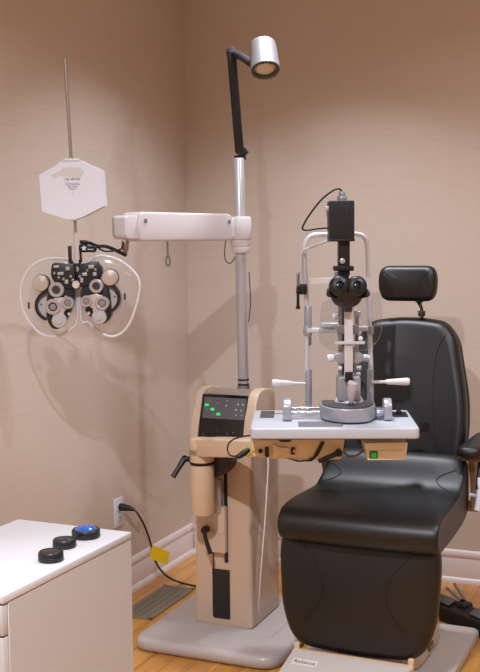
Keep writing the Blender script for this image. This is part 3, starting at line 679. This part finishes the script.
# power supply
s0_ = at(364, 442, 3.66); kq = 3.66/F
b = NB(); prism(b, rpoly([(0, 0), (43.5*kq, 0), (41.5*kq, -17.5*kq), (3*kq, -17.5*kq)], .003), .12, MX(s0_+Vector((0, .10, 0)), (1, 0, 0), (0, 0, 1), (0, -1, 0)), .003, 2); psu = obj('power_supply', b, IVORY, tb)
ypf = s0_.y-.02
b = NB(); box(b, (s0_.x+9*kq, ypf-.001, s0_.z-12*kq), (8*kq, .006, 7*kq), .001, 1); sw_ = obj('switch_frame', b, mat('switch_dark', (20, 60, 30), .4), psu)
b = NB(); box(b, (s0_.x+9*kq, ypf-.005, s0_.z-12*kq), (5.5*kq, .006, 5*kq), .001, 1); obj('green_switch', b, mat('switch_green', (30, 165, 50), .35, emit=((30, 190, 60), .35)), psu, label='lit green rocker switch')
b = NB(); box(b, (s0_.x+21.5*kq, ypf-.0006, s0_.z-7.5*kq), (38*kq, .001, .0012)); obj('box_seam', b, mat('seam_tan', (150, 130, 100), .5), psu)
b = NB(); tube(b, [at(343, 450, 3.7), at(348, 456, 3.7), at(355, 456, 3.7), at(362, 452, 3.7), at(367, 448, 3.7)], .004, 10); obj('grey_hose', b, mat('hose_grey', (120, 120, 122), .4), tb)
# thin white cable hanging from the table
b = NB(); tube(b, [at(268, 457, 3.42), at(268, 470, 3.42), at(265, 520, 3.44), at(261, 570, 3.48), at(259, 605, 3.55), at(260, 615, 3.62)], .0022, 8)
tag(obj('white_cable', b, WHITE), 'thin white cable hanging down from under the table beside the stand', 'cable')

# ------------------------------------------------------------------ slit lamp
sl = thing('slit_lamp', 'silver and black slit lamp microscope with black eyepieces standing on the white table', 'slit lamp', (at(348, 400, 3.72).x, 3.72, TZ), TR)
def W(px, py, Y): return at(px, py, Y)
# base block: hexagonal front
k = 3.68/F
xc = at(348, 0, 3.68).x
foot = rpoly([(-.096, .085), (-.096, -.01), (-.060, -.085), (-.02, -.104), (.03, -.104), (.065, -.085), (.096, -.01), (.096, .085)], [.01, .03, .04, .03, .03, .04, .03, .01], 5)
b = NB(); prism(b, foot, .046, Matrix.Translation((0, 0, .006)), .004, 3); obj('base', b, PAINTS, sl, True)
b = NB(); prism(b, [(x*.93, y*.93+.003) for x, y in foot], .007, Matrix.Translation((0, 0, .0505)), .002, 2); obj('base_top', b, DGREY, sl, True)
b = NB(); prism(b, [(x*.96, y*.96) for x, y in foot], .006, Matrix.Translation((0, 0, .001))); obj('base_foot', b, BLACK, sl, True)
# rails and wheel blocks
for px in (287, 387):
    c = W(px, 0, 3.73); 
b = NB(); 
for z_ in (.022, .034): cyl(b, (-.215, .015 if z_ < .03 else .035, z_), (.145, .015 if z_ < .03 else .035, z_), .0055, n=14)
obj('cross_rail', b, CHROME, sl, True)
for x in (-.212, .136):
    b = NB(); prism(b, rpoly([(-.036, .001), (.05, .001), (.05, .06), (.02, .074), (-.012, .074), (-.036, .055)], .012, 5), .030 if x < 0 else .028, MX((x-.014, 0, 0), (0, 1, 0), (0, 0, 1)), .004, 3); obj('wheel_block', b, PAINTS, sl, True)
b = NB(); 
for y_ in (.0, .06): b = NB(); cyl(b, (.098, y_, .022), (.124, y_, .022), .014, n=20, bev=.002); obj('roller', b, PAINTS, sl, True)
# joystick
j = W(351, 403, 3.67); jt = W(353, 381, 3.655)
b = NB(); tube(b, [j, W(351.2, 397, 3.667), W(352, 389, 3.66), W(352.6, 383, 3.656), jt], [.007, .0125, .0165, .018, .010], 20); obj('joystick', b, mat('joystick_grey', (190, 184, 186), .35), sl)
b = NB(); lathe(b, [(.012, 0), (.008, .006), (.006, .014)], j-Z*.006, Z, 20); obj('joystick_boot', b, BLACK, sl)
# body
def blk(name, x0, y0, x1, y1, Y, d, m, bev=.004, tx0=None, tx1=None, par=None):
    """box seen between pixels (x0,y0)-(x1,y1), its front at depth Y and d deep; tx0/tx1 taper the top"""
    a = W(x0, y1, Y); c = W(x1, y1, Y); e = W(tx0 if tx0 else x0, y0, Y); g = W(tx1 if tx1 else x1, y0, Y)
    p = rpoly([(a.x, a.z), (c.x, a.z), (g.x, e.z), (e.x, e.z)], bev*1.5)
    b = NB(); prism(b, p, d, MX((0, Y+d, 0), (1, 0, 0), (0, 0, 1), (0, -1, 0)), bev, 3); return obj(name, b, m, par or sl)
blk('turret_body', 338, 376, 361, 402, 3.72, .09, PAINTS, .008)
b = NB(); lathe(b, [(0, 0), (.052, 0), (.052, .012), (.044, .03), (.040, .034), (0, .034)], W(349, 404, 3.765)-Z*.004, Z, 8); obj('turret_flange', b, mat('flange_white', (208, 208, 212), .4), sl)
blk('arm_column', 344.5, 306, 353, 380, 3.70, .022, mat('arm_light', (206, 204, 208), .4), .003)
blk('side_rail', 338.5, 300, 342.5, 376, 3.74, .02, SILV, .002)
blk('side_rail', 355, 310, 359, 376, 3.74, .02, SILV, .002)
blk('dark_rail', 341, 292, 344.5, 378, 3.755, .02, BLACKM, .001)
blk('dark_core', 345, 372, 353, 382, 3.695, .02, BLACK, .002)
b = NB(); prism(b, rpoly([((x-348)*k, -(y-358)*k) for x, y in ((334, 360), (334, 355), (340, 352), (343, 347), (356, 347), (359, 352), (364, 355), (364, 361), (358, 364), (340, 364))], .004), .03, MX((W(348, 358, 3.73).x, 3.765, W(348, 358, 3.73).z), (1, 0, 0), (0, 0, 1), (0, -1, 0)), .003, 2); obj('wing_bracket', b, PAINTS, sl)
def knob(px, py, Y, s, r, l, m, name='knob'):
    b = NB(); c = W(px, py, Y); cyl(b, c, c+Vector((s*l, 0, 0)), r, n=20, bev=min(r, l)*.25); return obj(name, b, m, sl)
knob(334, 358, 3.75, -1, .013, .024, WHITE); knob(363, 358, 3.75, 1, .014, .02, PAINTS); knob(368.5, 358, 3.75, 1, .009, .004, WHITE)
knob(341, 316.5, 3.72, -1, .010, .022, PAINTS); knob(334.8, 316.5, 3.72, -1, .012, .007, WHITE)
knob(354, 313, 3.72, 1, .012, .022, PAINTS); knob(356, 374, 3.73, 1, .008, .015, PAINTS); knob(342, 368, 3.73, -1, .008, .013, WHITE); knob(356, 368, 3.73, 1, .009, .018, PAINTS)
blk('cross_bar', 335, 341.5, 365, 344.5, 3.69, .012, mat('bar_light', (200, 200, 204), .3), .0015)
blk('small_stage', 356, 336, 365, 342, 3.70, .02, BLACKM, .002)
b = NB(); bmesh.ops.create_uvsphere(b, u_segments=16, v_segments=10, radius=.009, matrix=Matrix.Translation(W(360.5, 338.5, 3.70))); obj('white_knob', b, WHITE, sl)
blk('objective_block', 337, 325, 358, 334, 3.735, .03, SILV, .003)
# microscope head: bowl, eyepieces
hc_ = W(348, 293, 3.60)
b = NB(); lathe(b, [(0, -.052), (.022, -.050), (.040, -.040), (.050, -.026), (.056, -.010), (.066, .0), (.068, .008), (.060, .018), (.04, .026), (0, .028)], hc_+Vector((0, .05, 0)), Z, 36, sx=1, sy=.85, xdir=(1, 0, 0)); mh = obj('microscope_head', b, mat('head_black', (30, 30, 33), .38), sl)
for sx_ in (-1, 1):
    c = W(348+sx_*8.8, 286.5, 3.585); axv = Vector((sx_*.02, .97, -.22)).normalized()
    b = NB(); lathe(b, [(0, .055), (.026, .055), (.030, .01), (.034, .0), (.0345, -.01), (.031, -.019), (.024, -.025), (.014, -.027), (.012, -.018), (0, -.018)], c+Vector((0, .01, 0)), axv, 32); ey = obj('eyepiece', b, BLACK, sl)
    b = NB(); lathe(b, [(0, -.021), (.007, -.0205), (.011, -.019), (0, -.0185)], c+Vector((0, .01, 0)), axv, 24); obj('eye_lens', b, mat('eye_lens', (24, 25, 30), .25), ey)
    b = NB(); tube(b, [W(348+sx_*14, 292, 3.60), W(348+sx_*19.5, 294, 3.62)], [.022, .011], 14, smooth=False); obj('side_wing', b, BLACK, sl)
blk('head_neck', 344.5, 306, 352, 312, 3.66, .03, mat('neck_brown', (70, 62, 62), .4), .002)
# illumination tower
blk('tower_neck', 338.5, 238, 350, 276, 3.70, .045, BLACK, .004)
b = NB(); cyl(b, W(342.5, 261, 3.70), W(342.5, 261, 3.692), .0095, n=20, bev=.001); obj('dial', b, mat('dial_silver', (190, 188, 186), .3, metal=.5), sl)
blk('tower_clamp', 334, 266, 354, 271, 3.69, .05, BLACK, .003); blk('mirror_tower', 340, 268, 349, 290, 3.70, .03, BLACKM, .003)
b = NB(); cyl(b, W(336, 272, 3.68), W(336, 279, 3.68), .006, n=14); obj('small_pin', b, SILV, sl)
lh = blk('lamp_housing', 329, 239.5, 355.5, 200.5, 3.68, .10, mat('housing_black', (24, 24, 28), .5), .003) if False else blk('lamp_housing', 329.5, 200.5, 354.5, 240, 3.68, .10, mat('housing_black', (24, 24, 28), .5), .003)
b = NB()
for i in range(8):
    p = W(332+i*2.7, 222, 3.68); box(b, (p.x, 3.6795, p.z), (.0045, .003, .10), .001, 1)
obj('cooling_fins', b, mat('fin_black', (34, 34, 38), .5), lh)
blk('housing_lip', 330, 239, 355, 241.5, 3.672, .11, BLACK, .002)
b = NB(); cyl(b, W(342, 201, 3.73), W(342, 196, 3.73), .018, .016, n=24, bev=.002); cyl(b, W(342, 196, 3.73), W(342, 191.5, 3.73), .012, .010, n=20, bev=.002); obj('lamp_socket', b, mat('socket_grey', (150, 155, 165), .35, metal=.3), sl)
b = NB(); cyl(b, W(330, 208.5, 3.72), W(325.5, 208.5, 3.72), .009, n=18, bev=.002); cyl(b, W(326, 207, 3.72), W(326, 216, 3.72), .004, n=12); obj('filter_knob', b, mat('knob_lightgrey', (205, 200, 198), .35), sl)
b = NB(); tube(b, [W(342, 192, 3.73), W(339.5, 189, 3.73), W(334, 190, 3.73), W(322, 199, 3.73), W(310, 214, 3.73), W(303, 226, 3.73), W(303.5, 229.5, 3.73), W(309, 230, 3.73), W(318, 228.5, 3.73), W(330.5, 227.5, 3.73)], .0034, 10); obj('lamp_cable', b, CORDM, sl)

# ------------------------------------------------------------------ chin rest frame
FY = 3.90
cf = thing('chin_rest_frame', 'silver chin and forehead rest frame with white grip handles at the table back', 'chin rest', (at(338, 0, FY).x, FY, TZ), 0)
b = NB(); tube(b, [W(307, 372, FY), W(306.5, 300, FY), W(304.5, 258, FY), W(305, 245, FY), W(308.5, 238, FY), W(315, 235, FY), W(338, 234.3, FY), W(357, 234, FY), W(364, 237, FY), W(367, 244, FY), W(367.8, 258, FY), W(369.5, 320, FY), W(371, 372, FY)], .0088, 14)
obj('arch_tube', b, mat('arch_silver', (216, 218, 224), .3, metal=.3), cf)
b = NB(); tube(b, [W(301.5, 290, FY-.03), W(301, 262, FY-.03), W(302.5, 252, FY-.03), W(308, 248.5, FY-.05), W(331, 239.5, FY-.12)], .0048, 12); obj('guide_rod', b, mat('arch_silver', (0, 0, 0)), cf)
# forehead band
b = NB(); P_ = []
for i in range(13):
    f_ = i/12; px = 308+f_*(367-308); P_.append(W(px, 281.5-1.5*math.sin(math.pi*f_), FY+.045*math.sin(math.pi*f_)))
ri = []
for p in P_: ri.append([b.verts.new(p+Vector((0, dy, dz))) for dy, dz in ((-.003, -.011), (-.004, 0), (-.003, .011), (.003, .011), (.003, -.011))])
for A, B in zip(ri, ri[1:]): bridge(b, A, B)
b.faces.new(ri[0]); b.faces.new(ri[-1][::-1]); obj('forehead_band', b, mat('band_white', (222, 216, 212), .4), cf)
b = NB(); box(b, W(302.5, 289, FY-.02), (.030, .035, .038), .003); obj('rod_clamp', b, BLACK, cf)
b = NB(); cyl(b, W(298, 272, FY-.035), W(298, 286, FY-.035), .0055, n=14, bev=.001); obj('fixation_rod', b, SILV, cf)
b = NB(); cyl(b, W(298, 286, FY-.035), W(298, 306, FY-.035), .0055, n=14); cyl(b, W(298, 306, FY-.035), W(298, 309, FY-.035), .008, n=14, bev=.001); cyl(b, W(296, 291, FY-.035), W(300, 291, FY-.035), .009, n=14, bev=.001); obj('rod_handle', b, BLACK, cf)
# sleeves
for (x0, x1, ya, yb) in ((304, 312, 306, 336), (306, 311, 336, 345), (305, 312, 369, 413), (367, 374, 369, 413), (367, 374, 326, 334), (303, 312, 326, 334)):
    c0 = W((x0+x1)/2, ya, FY); c1_ = W((x0+x1)/2, yb, FY); b = NB(); r_ = (x1-x0)/2*FY/F; cyl(b, (c0.x, FY, max(c1_.z, TZ+.001)), c0, r_, r_*.95, n=24, bev=.002); obj('post_sleeve', b, PAINTS, cf)
for s, xa, xb in ((-1, 303, 271.5), (1, 374, 410)):
    yy = 384 if s < 0 else 382.5
    a = W(xa, yy-.5, FY-.01); e = W(xb, yy-1, FY-.02); d = (e-a); L_ = d.length
    b = NB(); lathe(b, [(0, -.01), (.0055, -.01), (.006, L_*.33), (.0085, L_*.34), (.010, L_*.42), (.0135, L_*.8), (.0145, L_*.92), (.012, L_*.985), (0, L_)], a, d, 24); obj('grip_handle', b, mat('grip_white', (222, 218, 218), .35), cf)
# chin rest cross bar + cup
b = NB(); box(b, (W(321, 330, FY).x, FY-.005, W(324, 330, FY).z), (.105, .03, .018), .005); box(b, (W(356, 328.5, FY).x, FY-.005, W(356, 328.5, FY).z), (.085, .03, .018), .005); obj('chin_bar', b, mat('chinbar_white', (205, 206, 212), .38), cf)
b = NB(); lathe(b, [(0, 0), (.03, .0), (.036, .006), (.038, .014), (.03, .012), (0, .006)], W(330, 328, FY-.01)+Z*.004, Z, 24, sx=1, sy=.8, xdir=(1, 0, 0)); obj('chin_cup', b, WHITE, cf)
b = NB(); cyl(b, W(309, 337, FY), W(309, 345, FY), .009, n=20); obj('height_screw', b, SILVD, cf)
# breath shield
b = NB(); yb_ = 3.83; kb = yb_/F
bsp = rpoly([((x-350)*kb, -(y-320)*kb) for x, y in ((322, 300), (381, 292), (382, 335), (371, 350), (332, 352), (318, 342))], [.02, .01, .04, .05, .05, .03], 6)
o_ = W(350, 320, yb_); prism(b, bsp, .0015, MX((o_.x, yb_, o_.z), (1, 0, 0), (0, 0, 1), (0, -1, 0))); bsd = obj('breath_shield', b, CLEAR3, sl)
b = NB(); pp = [Vector((o_.x+x, yb_, o_.z+z)) for x, z in bsp]; tube(b, pp+[pp[0]], .0012, 6, smooth=False); obj('shield_edge', b, clear('edge_plastic', gloss=.15, white=.12), bsd)

# the table and what stands on it are a little smaller than first drafted: final sizes and places
def resize(root, k, loc):
    for c in root.children_recursive:
        if not c.data.get('done'): c.data.transform(Matrix.Scale(k, 4)); c.data['done'] = 1
    root.location = loc
resize(tb, .935, (.300, 3.502, .870))
resize(sl, .935, (sl.location.x*.935, 3.478, .870))
resize(cf, .935, (cf.location.x*.935, 3.647, .870))

# ------------------------------------------------------------------ patient chair
CR = math.radians(24)
ch = thing('examination_chair', 'black leather examination chair with headrest on a cream pedestal', 'chair', (.482, 3.64, 0), -CR)
b = NB(); prism(b, rpoly([(-.25, -.36), (.275, -.36), (.275, .33), (-.25, .33)], .04, 6), .04, Matrix.Identity(4), .012, 3); obj('base_plate', b, mat('chair_plate', (186, 178, 174), .42, noise=.04), ch, True)
b = NB(); rings = []
for z_, hx, hy, r_ in ((.039, .165, .17, .08), (.06, .175, .18, .08), (.16, .17, .18, .08), (.22, .15, .16, .07), (.24, .11, .12, .05), (.45, .10, .11, .05), (.46, .09, .10, .04)):
    rings.append([b.verts.new((x, y-.0, z_)) for x, y in rpoly([(-hx, -hy), (hx, -hy), (hx, hy), (-hx, hy)], r_, 6)])
for A, B in zip(rings, rings[1:]): bridge(b, A, B)
b.faces.new(rings[0][::-1]); b.faces.new(rings[-1]); pe_ = obj('pedestal', b, CREAM, ch, True)
# frame under seat
b = NB(); box(b, (0, .02, .475), (.36, .42, .05), .01); box(b, (.19, .20, .50), (.03, .20, .16), .008); box(b, (-.19, .20, .50), (.03, .20, .16), .008); box(b, (.20, .12, .44), (.02, .26, .05), .006); obj('seat_frame', b, CREAM2, ch, True)
# seat cushion: built as pillow in (x, y) lying flat
def lay(outline, T, r, bulge, z, fn=None):
    b = NB(); pillow(b, outline, T, r, bulge); b.transform(Matrix(((1, 0, 0, 0), (0, 0, 1, 0), (0, -1, 0, z), (0, 0, 0, 1))))
    if fn:
        for v in b.verts: v.co = fn(v.co)
    return b
def cage(bm_pts_rings, cap=True):
    b = NB(); rr = [[b.verts.new(p) for p in r] for r in bm_pts_rings]
    for A, B in zip(rr, rr[1:]): bridge(b, A, B)
    if cap: b.faces.new(rr[0][::-1]); b.faces.new(rr[-1])
    bmesh.ops.recalc_face_normals(b, faces=b.faces)
    me = bpy.data.meshes.new('t'); b.to_mesh(me); b.free(); o = bpy.data.objects.new('t', me); COL.objects.link(o)
    md = o.modifiers.new('s', 'SUBSURF'); md.levels = 3; md.render_levels = 3
    dg = bpy.context.evaluated_depsgraph_get(); dg.update(); m2 = o.evaluated_get(dg).to_mesh(); b = bmesh.new(); b.from_mesh(m2)
    o.evaluated_get(dg).to_mesh_clear(); bpy.data.objects.remove(o); bpy.data.meshes.remove(me); return b
prof = [(-.28, .478), (-.325, .482), (-.345, .525), (-.335, .572), (-.28, .595), (-.15, .598), (-.03, .596), (.035, .602), (.075, .637), (.112, .685), (.14, .708), (.19, .704), (.21, .66), (.21, .52), (.18, .478), (-.05, .478)]
pcy = sum(p[0] for p in prof)/len(prof); pcz = .56
def seat_w(y): return .260 if y < -.15 else .260-.02*min(1, (y+.15)/.3)
rings = []
for xf, k_ in ((-.985, .80), (-1, .90), (-.97, .985), (-.88, 1), (-.5, 1), (0, 1), (.5, 1), (.88, 1), (.97, .985), (1, .90), (.985, .80)):
    ring = []
    for y, z in prof:
        yy = pcy+(y-pcy)*(1-(1-k_)*.35); zz = pcz+(z-pcz)*k_
        if abs(xf) > .9 and z > .66: zz -= .012
        ring.append((.010+xf*(seat_w(y)+(.006 if abs(xf) > .96 else 0)), yy-(.012*(1-xf*xf) if y < -.2 else 0), zz))
    rings.append(ring)
b = cage(rings)
seams = []
for s in (-1, 1):
    dd = drape(b, [(s*(.232-.06*math.sin(t_*math.pi)), .0, .61+.085*t_) for t_ in [i/12 for i in range(0, 13)]], (0, 1, -.3), .0006)
    if len(dd) > 3: seams.append(dd)
obj('seat_cushion', b, LEATHER, ch, True, smooth=80)
# legrest
lo = rpoly([(-.262, .495), (.262, .495), (.269, .43), (.258, .24), (.212, .130), (0, .112), (-.212, .130), (-.258, .24), (-.269, .43)], [.04, .04, .03, .1, .06, .15, .06, .1, .03], 7)
b = NB(); pillow(b, lo, .08, .034, .012, lambda c: Vector((c.x, c.y-.255-(.5-c.z)*.05, c.z)))
for s in (-1, 1):
    dd = drape(b, [(s*(.205-.10*math.sin(t_*math.pi*.95)), -1, .49-.29*t_) for t_ in [i/16 for i in range(17)]], (0, 1, 0), .0005)
    if len(dd) > 3: seams.append(dd)
obj('leg_rest', b, LEATHER, ch, True, smooth=70)
# backrest
bk = rpoly([(-.22, .60), (.22, .60), (.242, .72), (.238, .86), (.188, 1.09), (.145, 1.148), (0, 1.164), (-.145, 1.148), (-.188, 1.09), (-.238, .86), (-.242, .72)], [.03, .03, .08, .12, .05, .05, .1, .05, .05, .12, .08], 7)
LEAN = .20
def backfn(c):
    conc = -.035*min(1, (abs(c.x)/.24))**2 + .0
    c.y = c.y+.355+(c.z-.62)*LEAN+conc*(1 if c.y < 0 else .6); c.x += XB; return c
XB = -.028
b = NB(); pillow(b, bk, .085, .036, .012, backfn, backbulge=.01)
bs_seams = []
for s in (-1, 1):
    dd = drape(b, [(XB+s*x, 0, z) for x, z in ((.165, 1.115), (.15, 1.10), (.128, 1.06), (.118, 1.0), (.115, .94), (.117, .88), (.122, .82), (.130, .76), (.14, .70), (.15, .65))], (0, 1, 0), .0008)
    if len(dd) > 3: bs_seams.append(dd)
bkr = obj('backrest', b, LEATHER, ch, True, smooth=70)
for dd in bs_seams:
    b = NB(); tube(b, dd, .0016, 6, k=3); obj('seam', b, SEAM, bkr, True)
for dd in seams:
    b = NB(); tube(b, dd, .0015, 6, k=3); obj('seam', b, SEAM, ch, True)
# back frame shell
b = NB(); pillow(b, [(x*.96, .62+(z-.62)*.97) for x, z in bk], .03, .012, 0, lambda c: Vector((c.x+XB, c.y+.42+(c.z-.62)*LEAN, c.z))); obj('back_shell', b, BLACK, ch, True, smooth=70)
b = NB(); prism(b, rpoly([(.05, .43), (.32, .43), (.42, .70), (.39, .70), (.30, .50), (.05, .50)], .02), .04, MX((-.02, 0, 0), (0, 1, 0), (0, 0, 1)), .005, 2); obj('back_bracket', b, CREAM2, ch, True)
# headrest
ho = rpoly([(-.098, 1.222), (.098, 1.222), (.113, 1.285), (.103, 1.355), (-.103, 1.355), (-.113, 1.285)], [.05, .05, .05, .05, .05, .05], 6)
HYS = .445
def hfn(c): c.x += XB; c.y = c.y+HYS-(abs(c.x-XB)/.11)**2*.022*(1 if c.y < 0 else .5); return c
b = NB(); pillow(b, ho, .065, .028, .006, hfn)
hs = []
for s in (-1, 1):
    dd = drape(b, [(XB+s*(.098-.048*math.sin(t_*math.pi)), 0, 1.235+.107*t_) for t_ in [i/12 for i in range(13)]], (0, 1, 0), .0008)
    hs.append(dd)
hr = obj('headrest', b, LEATHER, ch, True, smooth=70)
for dd in hs:
    if len(dd) > 3: b = NB(); tube(b, dd, .0013, 6, k=3); obj('seam', b, SEAM, hr, True)
b = NB(); tube(b, [(-0.016, .475, 1.26), (-0.016, .47, 1.235), (0.004, .462, 1.215), (0.016, .462, 1.19), (0.016, .462, 1.14)], .0065, 12); tube(b, [(0.000, .475, 1.26), (0.000, .47, 1.24), (0.016, .466, 1.215)], .006, 12); cyl(b, (0.016, .462, 1.185), (0.016, .462, 1.165), .014, n=18, bev=.002); obj('headrest_stem', b, mat('stem_steel', (90, 88, 90), .25, metal=.9), ch, True)
# armrests
for s in (1, -1):
    b = NB(); ap = rpoly([(-.045, -.0), (.045, 0), (.042, .34), (-.042, .34)], [.04, .04, .03, .03], 6)
    pillow(b, ap, .040, .019, .006); b.transform(Matrix(((1, 0, 0, s*.278), (0, 0, 1, .07), (0, -1, 0, .731), (0, 0, 0, 1))))
    obj('armrest', b, LEATHER, ch, True, smooth=70)
    b = NB(); prism(b, rpoly([(.115, .695), (.43, .695), (.43, .706), (.12, .708)], .004), .07, MX((s*.278-.035, 0, 0), (0, 1, 0), (0, 0, 1)), .003, 2)
    prism(b, rpoly([(.14, .70), (.20, .70), (.235, .60), (.24, .50), (.20, .50), (.19, .60)], .015), .022, MX((s*.272-.011, 0, 0), (0, 1, 0), (0, 0, 1)), .003, 2)
    prism(b, rpoly([(.20, .535), (.24, .535), (.24, .50), (.20, .50)], .006), .13, MX((s*.22-.065, 0, 0), (0, 1, 0), (0, 0, 1)), .003, 2)
    obj('arm_support', b, mat('arm_wood', (128, 100, 80), .4), ch, True)
    if s > 0:
        b = NB(); tube(b, [(.30, .16, .70), (.302, .14, .64), (.302, .12, .60)], [.008, .009, .009], 12); obj('arm_lever', b, BLACK, ch, True)
        b = NB(); tube(b, [(.306, .13, .64), (.308, .12, .58), (.302, .11, .53)], [.008, .012, .011], 12); cyl(b, (.272, .14, .575), (.302, .13, .575), .006); obj('release_handle', b, WHITE, ch, True, 'white release handle')
# footrest with its hinge straps and name plate
fa = Vector((0, -.345, .118)); fb = Vector((0, -.54, .055)); fd = (fb-fa).normalized(); FL = (fb-fa).length
b = NB(); prism(b, rpoly([(-.195, 0), (.195, 0), (.21, FL), (-.21, FL)], [.01, .01, .05, .05], 6), .016, MX(fa, (1, 0, 0), fd, fd.cross(Vector((1, 0, 0)))), .004, 3); fr_ = obj('foot_plate', b, mat('foot_plate', (192, 184, 178), .42), ch, True)
b = NB(); box(b, (0, -.337, .122), (.40, .03, .018), .006)
for s in (-1, 1): box(b, (s*.19, -.325, .125), (.018, .016, .05), .004)
obj('foot_hinge', b, CREAM2, ch, True)
fn_ = Vector((1, 0, 0)).cross(fd); fn_ = fn_ if fn_.z > 0 else -fn_
FMt = MX(fa+Vector((-.135, 0, 0))+fd*.055+fn_*.0, (1, 0, 0), -fd, fn_)
top_off = .0165
def on_foot(h): return Matrix.Translation(fn_*h) @ FMt
# which side is the top of the plate
off = .0 if fd.cross(Vector((1, 0, 0))).dot(fn_) < 0 else .016
b = NB(); prism(b, rpoly([(-.042, -.015), (.042, -.015), (.042, .015), (-.042, .015)], .003), .001, on_foot(off)); np_ = obj('name_plate', b, mat('nameplate_light', (214, 208, 204), .35), fr_, False) if False else obj('name_plate', b, mat('nameplate_light', (214, 208, 204), .35), fr_, True)
b = text_bm('Reliance', .0215, on_foot(off+.0012) @ Matrix.Translation((0, -.0065, 0)), .0003); obj('lettering', b, mat('lettering_dark', (40, 38, 42), .5), fr_, True)
# pedestal label on its right front corner
ln = Vector((1, -.0, .05)).normalized(); lx = Vector((0, 1, 0)); lp = Vector((.1755, -.022, .082)); ly = ln.cross(lx)
lm = MX(lp+ln*.001, lx, ly, ln)
b = NB(); prism(b, rpoly([(-.03, -.011), (.03, -.011), (.03, .011), (-.03, .011)], .003), .003, lm); pl2 = obj('name_plate', b, mat('nameplate_dark', (60, 52, 48), .4), pe_, True)
b = text_bm('Reliance', .0135, lm @ Matrix.Translation((0, -.004, .0034)), .0003); obj('lettering', b, mat('lettering_light', (180, 165, 150), .5), pe_, True)

# ------------------------------------------------------------------ foot control behind the chair
fo = atz(462, 629, 0)+Vector((.02, .06, 0)); fdx = (atz(479, 638, 0)-atz(438, 620, 0)).normalized()
fc = thing('foot_control', 'low black foot control with grey pads on the floor behind the chair', 'foot control', (fo.x, fo.y, 0), math.atan2(fdx.y, fdx.x))
b = NB(); prism(b, rpoly([(-.06, .001), (.06, .001), (.052, .055), (.0, .075), (-.052, .055)], .006), .44, MX((-.17, 0, 0), (0, 1, 0), (0, 0, 1)), .004, 2); obj('housing', b, BLACK, fc, True)
b = NB(); box(b, (-.0, 0.0, .068), (.05, .05, .03), .008); obj('centre_block', b, BLACK, fc, True)
for x in (-.09, .12):
    b = NB(); prism(b, rpoly([(-.05, -.02), (.05, -.02), (.05, .02), (-.05, .02)], .006), .006, MX((x, .0, .074), (1, 0, 0), Vector((0, .045, .018))) @ Matrix.Translation((0, -.022, .004)), .002, 2); obj('pad', b, mat('pad_grey', (105, 105, 112), .5), fc, True)
b = NB(); tube(b, [(-.11, .05, .115), (-.02, .02, .085)], .006, 10, smooth=False); tube(b, [(-.11, .01, .105), (-.015, .0, .085), (-.02, .02, .085)], .006, 10, smooth=False); obj('carry_bar', b, SILV, fc, True)
for o in bpy.data.objects:
    if '_r' in o: del o['_r']
